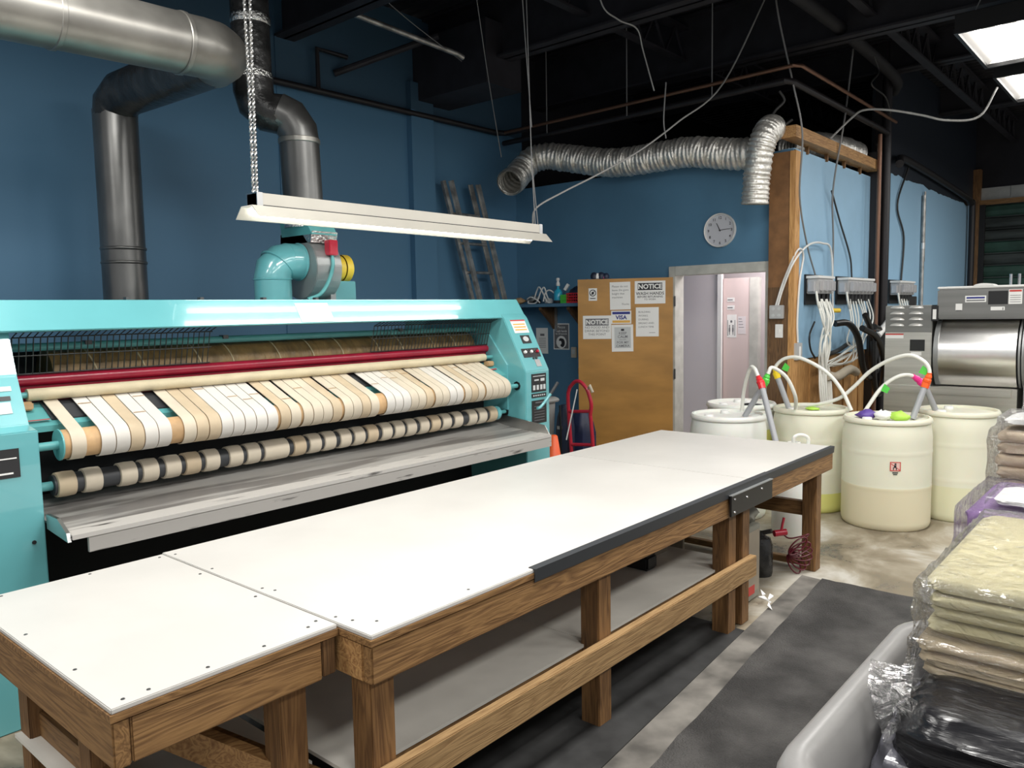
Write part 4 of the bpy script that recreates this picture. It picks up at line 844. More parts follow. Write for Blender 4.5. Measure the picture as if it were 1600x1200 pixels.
# pipes on the wall
for x, y, r, m, z1, nm in ((9.06, YR-0.13, 0.022, 'copper', 3.45, 'brownish riser pipe left of the dark post'), (9.30, YR-0.05, 0.024, 'alu', 3.4, 'grey riser pipe against the dark post'), (9.44, YR-0.09, 0.05, 'pipe_black', 4.2, 'thick black riser pipe between the two blue panels')):
    tag(MB().cyl((x, y, 0), (x, y, z1), r, 12).build('riser_pipe', m, smooth=40), nm, 'pipe')
o = thing('wall_conduit', 'thin grey conduit running down the far blue panel', 'pipe', (11.36, YR-0.03, 1.4))
MB().cyl((11.36, YR-0.03, 0.0), (11.36, YR-0.03, 3.05), 0.022, 10).build('conduit', 'alu', o, smooth=40)
MB().cyl((11.42, YR-0.03, 2.2), (11.40, YR-0.03, 3.10), 0.014, 8).build('conduit', 'alu', o, smooth=40)
MB().cyl((11.36, YR-0.03, 2.36), (11.36, YR-0.03, 2.44), 0.03, 10).build('coupling', 'steel', o)
tag(MB().tube(spline([(9.7, YR-0.16, 3.22), (10.4, YR-0.06, 3.36), (13.3, YR-0.06, 3.26), (13.9, YR-0.08, 3.18), (14.05, YR-0.08, 2.9), (14.05, YR-0.08, 0.1)], 5), 0.045, 10).build('black_pipe_run', 'pipe_black', smooth=50), 'black pipe over the far blue panel bending down by the shutter', 'pipe')
# overhead pipe runs
o = thing('overhead_pipe_run', 'copper and black pipes running overhead above the partition', 'pipe', (6.6, 4.0, 3.6))
MB().tube([(6.68, 5.86, 3.60), (6.56, 2.56, 3.61), (6.62, 2.51, 3.61), (9.0, 2.50, 3.60), (9.3, 2.50, 3.60)], 0.016, 10).build('copper_pipe', 'copper', o, smooth=40)
MB().tube([(6.72, 5.86, 3.50), (6.60, 2.64, 3.51), (6.66, 2.60, 3.51), (9.0, 2.58, 3.50), (9.3, 2.58, 3.50)], 0.028, 10).build('black_pipe', 'pipe_black', o, smooth=40)
for p in ((6.66, 5.2), (6.63, 4.2), (6.6, 3.3)): MB().cyl((p[0], p[1], 3.5), (p[0], p[1], ZC), 0.006, 6).build('hanger_rod', 'wire_grey', o)
o = thing('wall_pipe_run', 'black pipe running along the top of the blue wall', 'pipe', (3.0, 5.87, 3.6))
MB().tube([(-2.9, 5.87, 3.58), (6.60, 5.87, 3.60), (6.70, 5.80, 3.60), (6.70, 5.5, 3.60)], 0.030, 10).build('pipe', 'pipe_black', o, smooth=40)
MB().tube([(4.60, 5.86, 3.95), (4.28, 5.86, 3.95), (4.28, 5.86, 3.60)], 0.022, 8).build('pipe_offset', 'pipe_black', o, smooth=40)
MB().cyl((4.50, 5.92, 3.80), (5.2, 5.30, 4.15), 0.03, 10).build('strut', 'beam_black', o)
tag(MB().tube([(4.1, 5.35, 4.12), (5.30, 5.15, 3.98), (5.36, 5.14, 3.96)], 0.024, 10).build('cut_conduit', 'alu', smooth=40), 'open ended grey conduit under the dark ceiling beam', 'pipe')
tag(MB().tube(spline([(5.8, 2.50, 4.10), (7.4, 2.46, 4.08), (9.2, 2.5, 4.05), (9.80, 2.66, 4.05)], 4), 0.055, 12).build('black_ceiling_duct', 'black_ceiling', smooth=50), 'black round duct under the ceiling above the side wall', 'duct')
# cables
mat('wire_cord', (0.30, 0.30, 0.29), 0.5)
W = [('light_cord', 'wire_cord', 0.007, [(4.370, 3.553, 2.255), (4.550, 3.661, 2.398), (4.845, 3.636, 2.539), (5.193, 3.552, 2.702), (5.590, 3.419, 2.919), (5.987, 3.293, 3.189), (6.441, 3.116, 3.554), (6.935, 2.906, 4.45)], 'white cord rising from the hanging strip light to the ceiling'),
 ('dangling_cord', 'wire_cord', 0.006, [(5.10, 3.55, 4.5), (5.202, 3.528, 4.003), (5.364, 3.478, 3.891), (5.544, 3.417, 3.850), (5.653, 3.425, 3.705), (5.774, 3.397, 3.415)], 'kinked white cord dangling from the ceiling beam'),
 ('drop_cable', 'wire_grey', 0.008, [(6.556, 2.751, 4.5), (6.58, 2.70, 4.05), (6.66, 2.60, 3.5), (6.78, 2.56, 3.10), (6.9, 2.62, 2.6), (7.2, 2.66, 2.2), (7.5, 2.69, 1.94)], 'grey cable dropping from the ceiling past the lumber to the first dosing box'),
 ('drop_cable', 'wire_grey', 0.009, [(8.10, 2.58, 4.1), (8.014, 2.60, 3.604), (7.851, 2.58, 3.307), (7.847, 2.66, 2.736), (7.946, 2.68, 2.255), (7.928, 2.68, 1.6)], 'straight grey cable hanging down the middle of the near blue panel'),
 ('lamp_cable', 'wire_cord', 0.010, [(7.606, 2.611, 3.19), (7.682, 2.451, 3.359), (7.688, 2.342, 3.415), (7.762, 2.144, 3.393), (7.866, 1.904, 3.325), (7.930, 1.711, 3.259), (8.033, 1.483, 3.271), (8.30, 1.40, 3.55)], 'white cable swagged from the side wall to the second ceiling light'),
 ('wall_cable', 'wire_black', 0.012, [(10.576, 2.690, 3.3), (10.181, 2.700, 2.824), (10.491, 2.700, 2.467), (10.426, 2.700, 1.93)], 'wavy black cable on the far blue panel'),
 ('wall_cable', 'wire_black', 0.009, [(7.87, 2.68, 2.75), (8.148, 2.690, 2.486), (8.480, 2.690, 2.153), (8.554, 2.690, 1.93)], 'black cable curving down to the widest dosing box'),
 ('box_cable', 'wire_white', 0.010, [(6.90, 2.800, 1.660), (6.90, 2.76, 1.80), (6.91, 2.67, 2.031), (7.216, 2.655, 2.197), (7.590, 2.660, 2.234), (7.838, 2.660, 2.156), (7.904, 2.660, 1.60)], 'white cable arching from the outlet box over to the near blue panel'),
 ('box_cable', 'wire_white', 0.009, [(6.90, 2.82, 1.660), (6.90, 2.75, 1.88), (6.95, 2.65, 2.139), (7.10, 2.655, 2.098), (7.02, 2.655, 1.866), (6.98, 2.655, 1.526), (7.0, 2.655, 1.326)], 'white cable arching from the outlet box down to the lower switch'),
 ('overhead_wire', 'wire_black', 0.008, [(8.2, 2.45, 4.1), (8.3, 2.40, 3.9), (8.15, 2.42, 3.75), (8.6, 2.42, 3.72), (8.9, 2.45, 3.62)], 'black wire tangled by the overhead copper pipe'),
 ('hanging_wire', 'wire_grey', 0.006, [(5.9, 3.36, 3.50), (5.88, 3.37, 3.2), (5.90, 3.36, 3.05)], 'short grey wire hanging above the silver flexible duct'),
 ('cord_scrap', 'wire_black', 0.012, [(6.75, 2.75, 3.48), (6.78, 2.72, 3.40), (6.74, 2.78, 3.32), (6.76, 2.84, 3.24), (6.80, 2.74, 3.20), (6.82, 2.66, 3.24)], 'dark loose cord dangling over the end of the lumber')]
for nm, m, r, pts, lab in W: tubing(pts, r, m, nm, lab, 'cable')
for i, (a, b) in enumerate((((4.30, 3.60, 4.5), (4.62, 3.75, 3.0)), ((4.7, 4.4, 4.4), (5.7, 5.0, 3.1)), ((3.5, 4.9, 4.45), (5.4, 5.2, 3.95)))):
    tubing([a, tuple((a[k]+b[k])/2+(0, 0, -0.06)[k] for k in range(3)), b], 0.004, 'wire_grey', 'dusty_wire', ['dusty wire beside the right chain of the strip light', 'dusty wire slanting to the open end of the flexible duct', 'dusty wire strung under the ceiling beam above the ladder'][i], 'wire')
# outlet and switch plates
o = thing('outlet_box', 'grey metal outlet box on the corner post', 'outlet', (6.92, 2.81, 1.59))
bx((6.885, 2.75, 1.54), (6.924, 2.875, 1.66)).build('box', 'box_grey', o, bev=0.004)
for y in (2.785, 2.84):
    for z in (1.57, 1.63): MB().cyl((6.885, y, z), (6.882, y, z), 0.014, 12).build('socket', 'paper_grey', o)
o = thing('switch_plate', 'white switch plate under the outlet box', 'switch', (6.92, 2.795, 1.43))
bx((6.915, 2.76, 1.37), (6.924, 2.83, 1.49)).build('plate', 'white_plastic', o, bev=0.002); bx((6.910, 2.787, 1.415), (6.915, 2.803, 1.445)).build('toggle', 'white_plastic', o)
o = thing('wall_socket', 'grey socket box on the pine stud', 'outlet', (6.95, YR-0.08, 1.25))
bx((6.94, YR-0.085, 1.17), (7.06, YR-0.052, 1.32)).build('box', 'box_grey', o, bev=0.003); bx((6.985, YR-0.087, 1.20), (7.02, YR-0.085, 1.29)).build('face', 'paper', o)

# ================================================================== FLEXIBLE FOIL DUCTS
def flex(name, pts, r, label, pitch=0.034):
    sp = spline(pts, 14); out = [sp[0]]; 
    path = []; rad = []; acc = 0
    dense = []
    for i in range(len(sp)-1):
        L_ = (sp[i+1]-sp[i]).length; n_ = max(1, int(L_/(pitch/4)))
        for j in range(n_): dense.append(sp[i].lerp(sp[i+1], j/n_))
    for i, p in enumerate(dense):
        path.append(p+Vector((0, 0, 0.004*math.sin(i*0.37)))); rad.append(r*(1+0.055*math.sin(i*math.pi/2)+0.012*math.sin(i*0.31)))
    o = thing(name, label, 'duct', tuple(sp[0]))
    MB().tube(path, rad, 24, cap=False).build('foil_hose', 'flex_foil', o, smooth=80)
    MB().tube(path[:40], [x*0.93 for x in rad[:40]], 24, cap=False).build('inner_lining', 'flex_foil', o, smooth=80)
    return o
flex('flexible_duct', [(6.26, 5.39, 2.965), (6.40, 5.43, 3.03), (6.55, 5.44, 3.15), (6.66, 5.38, 3.26), (6.74, 5.22, 3.275), (6.79, 5.0, 3.23), (6.82, 4.48, 3.12), (6.83, 3.92, 3.11), (6.83, 3.62, 3.105), (6.83, 3.15, 3.02), (6.84, 2.95, 3.02)], 0.135, 'silver flexible duct lying along the top of the partition with an open end')
flex('flexible_duct', [(6.60, 2.895, 2.53), (6.59, 2.87, 2.80), (6.575, 2.835, 2.98), (6.59, 2.81, 3.08), (6.66, 2.80, 3.15), (6.76, 2.82, 3.18), (6.84, 2.86, 3.19)], 0.112, 'short silver flexible duct hanging down beside the wooden post')
flex('flexible_duct', [(9.15, YR+0.14, 3.28), (8.9, YR+0.20, 3.31), (8.5, YR+0.32, 3.32), (8.1, YR+0.5, 3.28)], 0.13, 'silver flexible duct behind the lumber on the side wall')

# ================================================================== CEILING TROFFERS
def troffer(x, y, z, label):
    o = thing('ceiling_light', label, 'light fixture', (x, y, z), 'ceiling lights')
    w_, l_ = 0.62, 1.16; xa, xb, ya, yb = x, x+l_, y-w_, y
    MB().box((xa, ya, z), (xa+0.025, yb, z+0.03)).box((xb-0.025, ya, z), (xb, yb, z+0.03)).box((xa+.025, ya, z), (xb-.025, ya+0.025, z+0.03)).box((xa+.025, yb-0.025, z), (xb-.025, yb, z+0.03)).build('frame', 'black_metal', o)
    for xx in (xa, xb-0.02): bx((xx, ya+0.005, z+0.03), (xx+0.02, yb-0.005, z+0.135)).build('end_cap', 'black_metal' if xx == xa else 'white_plastic', o)
    MB().prism([(ya+0.02, z+0.02), (ya+0.09, z+0.10), (yb-0.09, z+0.10), (yb-0.02, z+0.02), (yb-0.005, z+0.03), (yb-0.07, z+0.13), (ya+0.07, z+0.13), (ya+0.005, z+0.03)], 'x', xa+0.021, xb-0.021).build('reflector', 'troffer_white', o)
    for k in range(4):
        yy = ya+0.11+(w_-0.22)*k/3
        MB().cyl((xa+0.03, yy, z+0.06), (xb-0.03, yy, z+0.06), 0.018, 10).build('lamp_tube', 'tube_lit', o, smooth=40)
    for xx in (xa+0.1, xb-0.1): MB().tube([(xx, yb-0.1, z+0.13), (xx, yb-0.2, z+0.35), (xx, yb-0.31, ZC)], 0.004, 5).build('hanger_wire', 'wire_grey', o)
    return o
troffer(6.62, 1.405, 3.6, 'lit ceiling light at top right, the nearer of two')
troffer(8.14, 1.41, 3.6, 'lit ceiling light at top right, the farther of two')

# ================================================================== WASHER
WX = 7.6
wa = thing('washing_machine', 'stainless industrial washer with louvred cabinet behind the drums', 'washing machine', (8.0, 1.5, 0))
bx((WX+0.02, 1.712, 0), (8.45, 2.095, 1.637)).build('side_cabinet', 'stainless', wa, bev=0.006)
bx((WX+0.012, 1.715, 1.40), (WX+0.03, 2.092, 1.634)).build('louvre_panel', 'stainless_dark', wa)
for j in range(4):
    for y in (1.84, 1.995):
        z = 1.612-0.052*j
        MB().rings([[(WX+0.014-d, y+0.062*s_*math.cos(q*math.pi/10), z+0.026*s_*math.sin(q*math.pi/10)) for q in range(11)] for s_, d in ((1.0, 0.0), (0.85, 0.016), (0.5, 0.022))]).build('louvre', 'louvre_metal', wa, smooth=60)
def wp_(y0, z0, y1, z1, d, m, name, par=wa): return bx((WX+0.02-d, y0, z0), (WX+0.02, y1, z1)).build(name, m, par)
wp_(1.94, 1.345, 2.09, 1.385, 0.003, 'paper', 'warning_label'); wp_(1.94, 1.375, 2.09, 1.387, 0.004, 'ink_red', 'red_band')
wp_(1.765, 1.235, 1.885, 1.335, 0.004, 'screen_black', 'display'); wp_(1.79, 1.195, 1.875, 1.225, 0.003, 'paper', 'label')
bx((WX-0.02, 1.655, 1.50), (WX+0.10, 1.712, 1.63)).build('hinge_block', 'black_metal', wa)
bx((WX-0.022, 1.672, 1.515), (WX-0.02, 1.70, 1.60)).build('white_label', 'paper', wa)
# top control box with its white gasket edge
tbx = bx((WX-0.02, 0.80, 1.513), (8.3, 1.668, 1.772)).build('control_box', 'stainless_dark', wa, bev=0.012)
MB().box((WX-0.03, 0.80, 1.772), (8.3, 1.668, 1.792)).build('top_trim', 'white_plastic', tbx, bev=0.006)
MB().prism([(1.32+0.075*math.cos(q*math.pi/12), 1.79+0.022*math.sin(q*math.pi/12)) for q in range(13)], 'x', WX-0.03, 7.75).build('top_bump', 'white_plastic', tbx)
def bp_(y0, z0, y1, z1, d, m, name, par=tbx): return bx((WX-0.02-d, y0, z0), (WX-0.02, y1, z1)).build(name, m, par)
pl_ = bp_(1.30, 1.655, 1.455, 1.71, 0.003, 'paper', 'maker_plate'); bp_(1.31, 1.685, 1.445, 1.70, 0.004, 'ink_blue', 'lettering_band', pl_); bp_(1.31, 1.665, 1.445, 1.675, 0.004, 'ink_grey', 'lettering_band', pl_)
bp_(1.475, 1.59, 1.525, 1.645, 0.003, 'paper', 'small_label'); bp_(1.48, 1.585, 1.52, 1.59, 0.004, 'ink', 'small_band')
bp_(1.145, 1.635, 1.285, 1.745, 0.005, 'screen_black', 'screen'); bp_(1.165, 1.585, 1.265, 1.615, 0.003, 'paper', 'label'); bp_(1.175, 1.588, 1.18, 1.608, 0.004, 'ink', 'mark')
l = bp_(1.045, 1.635, 1.14, 1.755, 0.003, 'paper', 'warning_label'); bp_(1.05, 1.735, 1.135, 1.75, 0.004, 'ink_red', 'red_band', l)
for k in range(4): bp_(1.055, 1.65+0.018*k, 1.13, 1.654+0.018*k, 0.004, 'ink_grey', 'print', l)
# horizontal cylinder shell
prof = [(WX+0.35-0.36*math.sin(math.radians(a)), 1.215+0.36*math.cos(math.radians(a))) for a in range(33, 150, 6)]
prof = [(x_, max(0.93, min(1.512, z_))) for x_, z_ in prof]
MB().prism(prof+[(8.2, 0.93), (8.2, 1.512)], 'y', 1.075, 1.655).build('cylinder_shell', 'stainless_bright', wa, smooth=30)
for y0, y1 in ((1.655, 1.69), (1.045, 1.06), (1.02, 1.035)):
    MB().prism([(x_-0.012, z_) for x_, z_ in prof]+[(8.2, 0.93), (8.2, 1.512)], 'y', y0, y1).build('end_ring', 'grey_metal', wa, smooth=30)
bx((WX+0.02, 1.06, 0.02), (8.4, 1.712, 0.925)).build('lower_panel', 'stainless', wa, bev=0.004)
bx((WX+0.005, 1.10, 0.86), (WX+0.02, 2.09, 0.925)).build('panel_lip', 'stainless', wa)
bx((WX+0.05, 0.80, 0.02), (8.3, 1.02, 1.5)).build('rear_drive_cover', 'grey_metal', wa)
for k in range(3): 
    o = tag(MB().cyl((8.25, 1.23-0.065*k, 1.79), (8.25, 1.23-0.065*k, 1.90), 0.011, 8).build('vent_pipe', 'chrome', smooth=40), ['left', 'middle', 'right'][k]+' of three short metal stubs on top of the washer', 'pipe')
o = tag(bx((8.0, 1.95, 1.637), (8.08, 2.0, 1.72)).build('switch_box', 'black_metal', bev=0.004), 'small black box on top of the louvred washer cabinet', 'box')
# ================================================================== PARTITION: CLOCK, SHELF, NOTICES
ck = thing('wall_clock', 'round white wall clock on the blue partition above the door', 'clock', (XP, 3.404, 2.375))
CO = Vector((XP, 3.404, 2.375)); CU, CV = Vector((0, -1, 0)), Vector((0, 0, 1))
MB().lathe([(0, 0.0), (0.158, 0.0), (0.160, 0.02), (0.155, 0.035), (0.146, 0.03), (0.146, 0.012), (0, 0.012)], CO, 48, (-1, 0, 0), False).build('rim', 'white_plastic', ck, smooth=40)
mb = MB(); disc(mb, CO, CU, CV, 0, 0, 0.146, 0.146, 0.013, 48); mb.build('face', mat('clock_face', (0.66, 0.67, 0.72), 0.25), ck)
lettering([(str(i if i else 12), 0.117*math.sin(i*math.pi/6), 0.117*math.cos(i*math.pi/6)-0.013, 0.036, 'CENTER', 0.0006) for i in range(12)], CO, CU, CV, 'numerals', 'ink', ck, 0.0155)
def hand(a, L_, w_, nm):
    d = Vector((math.sin(a), math.cos(a))); s_ = Vector((d.y, -d.x)); mb = MB(); P = [(-d*0.012+s_*w_), (d*L_+s_*w_*0.6), (d*L_-s_*w_*0.6), (-d*0.012-s_*w_)]
    mb.add([CO+CU*p.x+CV*p.y+Vector((-0.017, 0, 0)) for p in P]+[CO+CU*p.x+CV*p.y+Vector((-0.019, 0, 0)) for p in P], [(0,1,2,3),(7,6,5,4),(0,4,5,1),(1,5,6,2),(2,6,7,3),(3,7,4,0)]); mb.build(nm, 'ink', ck)
hand(math.radians(-26), 0.075, 0.004, 'hour_hand'); hand(math.radians(86), 0.11, 0.003, 'minute_hand')
# shelf
sf = thing('wall_shelf', 'blue painted shelf on brackets in the corner behind the ironer', 'shelf', (6.86, 5.3, 1.70))
bx((6.72, 4.86, 1.690), (XP, YW, 1.725)).build('board', 'blue_paint', sf, bev=0.002)
for y in (5.40, 5.02):
    MB().prism([(XP, 1.688), (6.75, 1.688), (6.75, 1.66), (6.95, 1.50), (XP, 1.44)], 'y', y-0.018, y+0.018).build('bracket', 'old_wood_z', sf)
    bx((XP-0.02, y-0.05, 1.42), (XP, y-0.02, 1.68)).build('bracket_strap', 'alu', sf)
ZS = 1.726
rag((6.80, 5.74, ZS), 0.06, 0.09, 0.07, 'core_tan', 'paper_bag', 'crumpled brown bag at the corner end of the shelf', 'bag', 21)
rag((6.82, 5.55, ZS), 0.06, 0.09, 0.09, 'alu', 'power_bar', 'dull grey clutter beside the white cables on the shelf', 'clutter', 22)
cb = thing('cable_bundle', 'tangle of white cables on the shelf left of the blue bottle', 'cables', (6.79, 5.38, ZS))
for k, pts in enumerate(([(6.77, 5.58, 1.76), (6.75, 5.56, 1.735), (6.76, 5.46, 1.74), (6.77, 5.40, 1.86), (6.78, 5.36, 1.90), (6.78, 5.32, 1.80), (6.77, 5.28, 1.76)], [(6.78, 5.50, 1.79), (6.78, 5.46, 1.88), (6.77, 5.42, 1.905), (6.77, 5.36, 1.82), (6.76, 5.31, 1.74)], [(6.76, 5.36, 1.75), (6.77, 5.34, 1.84), (6.78, 5.29, 1.87), (6.79, 5.22, 1.83)], [(6.75, 5.58, 1.78), (6.74, 5.52, 1.80), (6.74, 5.44, 1.77), (6.75, 5.40, 1.737)])):
    MB().tube(spline(pts), 0.008, 8).build('cable', 'wire_white', cb, smooth=50)
for y, m in ((5.50, 'black_metal'), (5.33, 'paper_grey')): MB().lathe([(0, 0), (0.045, 0.004), (0.05, 0.03), (0.035, 0.055), (0, 0.06)], (6.82, y, ZS), 14, cap=False).build('adapter', m, cb, smooth=50)
sb = thing('spray_bottle', 'blue spray bottle with white trigger cap on the shelf', 'bottle', (6.79, 5.18, ZS))
MB().lathe([(0, 0), (0.042, 0), (0.046, 0.01), (0.046, 0.12), (0.03, 0.145), (0.014, 0.155), (0.014, 0.19), (0, 0.19)], (6.79, 5.18, ZS), 20, cap=False).build('bottle', 'bottle_blue', sb, smooth=45)
MB().lathe([(0.018, 0.185), (0.022, 0.19), (0.02, 0.215), (0.012, 0.235), (0.02, 0.25), (0.018, 0.27), (0, 0.275)], (6.79, 5.18, ZS), 16, cap=False).build('cap', 'white_plastic', sb, smooth=45)
MB().lathe([(0.0465, 0.0), (0.048, 0.002), (0.048, 0.03), (0.0465, 0.032)], (6.79, 5.18, ZS), 20, cap=False).build('base_label', 'ink', sb, smooth=45)
tag(MB().beam((6.82, 5.11, ZS+0.14), (6.83, 5.07, ZS+0.20), 0.03, 0.03).build('white_tube', 'white_plastic'), 'white tube end poking out beside the blue bottle', 'tube')
def basket(y0, y1, z1, m, label):
    o = thing('plastic_basket', label, 'basket', (6.80, (y0+y1)/2, ZS)); x0, x1 = 6.745, 6.90
    bx((x0, y0, ZS), (x1, y1, ZS+0.006)).build('bottom', m, o)
    for a, b in (((x0, y0), (x0, y1)), ((x1, y0), (x1, y1)), ((x0, y0), (x1, y0)), ((x0, y1), (x1, y1))):
        mb = MB()
        for z in (ZS+0.012, ZS+0.04, z1-0.03, z1): mb.beam((*a, z), (*b, z), 0.006, 0.010)
        n_ = 6
        for k in range(n_+1): p = (a[0]+(b[0]-a[0])*k/n_, a[1]+(b[1]-a[1])*k/n_); mb.beam((*p, ZS), (*p, z1), 0.006, 0.010, (0, 1, 0) if a[0] != b[0] else (1, 0, 0))
        mb.build('lattice_side', m, o)
    return o
basket(5.035, 5.11, ZS+0.085, 'tape_green', 'narrow green lattice basket on the shelf')
basket(4.86, 5.03, ZS+0.10, 'tape_red', 'red lattice basket on the shelf beside the door edge')
rag((6.83, 4.97, ZS+0.02), 0.05, 0.10, 0.15, 'navy', 'folded_cloth', 'dark blue cloth heaped in the red basket', 'cloth', 25)
rag((6.86, 4.72, 1.97), 0.04, 0.08, 0.08, 'duct_grey', 'odds_bundle', 'dark bundle of odds resting on top of the open brown door', 'bundle', 28) if False else None
of = thing('odds_bundle', 'small dark and pink bundle of odds showing over the brown door', 'bundle', (6.63, 4.55, 1.957))
for k, (dy, m, s_) in enumerate(((0.05, 'navy', .035), (0.015, 'towel_white', .03), (-0.02, 'navy', .035), (-0.045, 'tape_pink', .022), (-0.07, 'navy', .03))):
    c = dpt(0.74, -0.02, 1.957)+DU*dy; MB().lathe([(0, 0), (s_, 0.004), (s_*1.1, s_), (s_*0.7, s_*1.8), (0, s_*2)], c, 10, cap=False).build('piece', m, of, smooth=60)
of.location = dpt(0.74, -0.02, 1.957)
for ch in of.children: ch.location = Vector((6.63, 4.55, 1.957))-of.location
# posters under the shelf, wall socket
def sheet(name, label, o, u, v, w_, h_, m='paper', cat='sign', rot=0.0):
    u = Vector(u).normalized(); v = Vector(v).normalized()
    u2 = u*math.cos(rot)+v*math.sin(rot); v2 = v*math.cos(rot)-u*math.sin(rot)
    t = thing(name, label, cat, tuple(o)); mb = MB(); panel(mb, o, u2, v2, 0, 0, w_, h_, 0.0012, 0.0015); mb.build('sheet', m, t)
    return t, u2, v2
PU, PV = Vector((0, -1, 0)), Vector((0, 0, 1))
o = Vector((XP, 5.66, 1.165)); t, u, v = sheet('paper_notice', 'plain white notice on the blue wall half hidden by the ironer', o, PU, PV, 0.17, 0.29)
mb = MB(); panel(mb, o, u, v, 0.06, 0.20, 0.12, 0.225, .003, .0005)
for k in range(6): panel(mb, o, u, v, 0.04, 0.07+0.02*k, 0.14, 0.075+0.02*k, .003, .0005)
mb.build('print', 'ink_grey', t)
o = Vector((XP, 5.41, 1.215)); t, u, v = sheet('hand_washing_poster', 'small grey poster about washing hands on the blue wall under the shelf', o, PU, PV, 0.22, 0.29)
mb = MB(); panel(mb, o, u, v, 0.012, 0.012, 0.208, 0.278, .0028, .0004); mb.build('grey_ground', 'ink_grey', t)
MATS['ink_grey']
lettering([('Please', 0.11, 0.235, 0.045, 'CENTER', 0), ('wash hands', 0.11, 0.195, 0.034, 'CENTER', .0006), ('for 20 seconds', 0.11, 0.167, 0.026, 'CENTER', .0004)], o, u, v, 'lettering', 'paper', t, .0040)
mb = MB(); disc(mb, o, u, v, 0.11, 0.082, 0.07, 0.07, .0036); mb.build('oval', 'paper', t)
mb = MB(); disc(mb, o, u, v, 0.125, 0.075, 0.034, 0.048, .0050); disc(mb, o, u, v, 0.105, 0.105, 0.026, 0.022, .0052); mb.build('dark_figure', 'ink', t)
mb = MB(); disc(mb, o, u, v, 0.097, 0.075, 0.018, 0.022, .0066); mb.build('light_patch', 'paper', t)
o = thing('thermostat', 'small beige thermostat beside the brown door edge', 'thermostat', (XP, 5.12, 1.19))
bx((XP-0.025, 5.085, 1.13), (XP-0.0005, 5.155, 1.245)).build('case', 'belt_cream', o, bev=0.004); bx((XP-0.027, 5.10, 1.17), (XP-0.025, 5.14, 1.22)).build('window', 'paper_grey', o)
# door notices: s measured from the hinge, print faces the room
LN = DN; LU = -DU                 # left to right as read from the room
if LU.cross(Vector((0, 0, 1))).dot(DN) < 0: LU = DU
def dn(s_left, z0, w_, h_, name, label, rot=0.0, m='paper'):
    o = dpt(s_left, 0.0, z0); t, u, v = sheet(name, label, o, LU, (0, 0, 1), w_, h_, m, 'sign', rot); return t, u, v, o
# no food pictogram
t, u, v, o = dn(0.845, 1.74, 0.085, 0.125, 'pictogram_sign', 'small square pictogram sign at the top left of the brown door')
mb = MB(); ringplate(mb, o, u, v, 0.042, 0.078, 0.026, 0.034, .003)
d_ = u*0.7071+v*0.7071; e_ = v*0.7071-u*0.7071; c_ = o+u*0.042+v*0.078+u.cross(v)*0.0032; mb.add([c_-d_*0.03+e_*.003, c_-d_*0.03-e_*.003, c_+d_*0.03-e_*.003, c_+d_*0.03+e_*.003], [(3, 2, 1, 0), (0, 1, 2, 3)]); disc(mb, o, u, v, 0.042, 0.076, 0.012, 0.015, .0032)
panel(mb, o, u, v, 0.015, 0.02, 0.07, 0.028, .003, .0004); mb.build('print', 'ink', t)
# letter
t, u, v, o = dn(0.63, 1.645, 0.205, 0.275, 'letter_notice', 'typed white letter at the top middle of the brown door', rot=0.012)
lettering([('Please do not', 0.02, 0.222, 0.029, 'LEFT', 0), ('leave the guns', 0.02, 0.186, 0.029, 'LEFT', 0), ('height that', 0.02, 0.150, 0.029, 'LEFT', 0), ('machines', 0.02, 0.114, 0.029, 'LEFT', 0), ('Thanks', 0.115, 0.045, 0.026, 'LEFT', 0)], o, u, v, 'lettering', 'ink_grey', t, .003)
# wash hands
t, u, v, o = dn(0.385, 1.70, 0.30, 0.225, 'wash_hands_sign', 'white NOTICE WASH HANDS sign at the top right of the brown door')
mb = MB(); panel(mb, o, u, v, 0.03, 0.135, 0.27, 0.205, .0028, .0004); l = mb.build('black_band', 'ink', t)
lettering([('NOTICE', 0.15, 0.149, 0.064, 'CENTER', .0022)], o, u, v, 'lettering', 'paper', t, .0040)
lettering([('WASH HANDS', 0.15, 0.088, 0.042, 'CENTER', .0006), ('BEFORE RETURNING', 0.15, 0.060, 0.027, 'CENTER', .0003), ('TO WORK', 0.15, 0.035, 0.024, 'CENTER', 0)], o, u, v, 'lettering', 'ink', t, .003)
# no food
t, u, v, o = dn(0.905, 1.355, 0.285, 0.235, 'no_food_sign', 'white NOTICE NO FOOD sign at the left edge of the brown door')
mb = MB(); panel(mb, o, u, v, 0.025, 0.135, 0.26, 0.205, .0028, .0004); mb.build('grey_band', 'ink_grey', t)
lettering([('NOTICE', 0.142, 0.149, 0.062, 'CENTER', .0022)], o, u, v, 'lettering', 'paper', t, .0040)
lettering([('NO FOOD AND', 0.142, 0.105, 0.034, 'CENTER', 0), ('DRINK BEYOND', 0.142, 0.070, 0.034, 'CENTER', 0), ('THIS POINT', 0.142, 0.035, 0.034, 'CENTER', 0)], o, u, v, 'lettering', 'ink_grey', t, .003)
# card sign
t, u, v, o = dn(0.62, 1.505, 0.20, 0.130, 'card_sign', 'small VISA card sign in the middle of the brown door')
mb = MB(); panel(mb, o, u, v, 0.012, 0.095, 0.188, 0.12, .0028, .0004); mb.build('blue_band', 'ink_blue', t)
mb = MB(); panel(mb, o, u, v, 0.012, 0.010, 0.188, 0.034, .0028, .0004); mb.build('gold_band', 'ink_gold', t)
lettering([('VISA', 0.10, 0.045, 0.055, 'CENTER', .002)], o, u, v, 'lettering', 'ink_blue', t, .003)
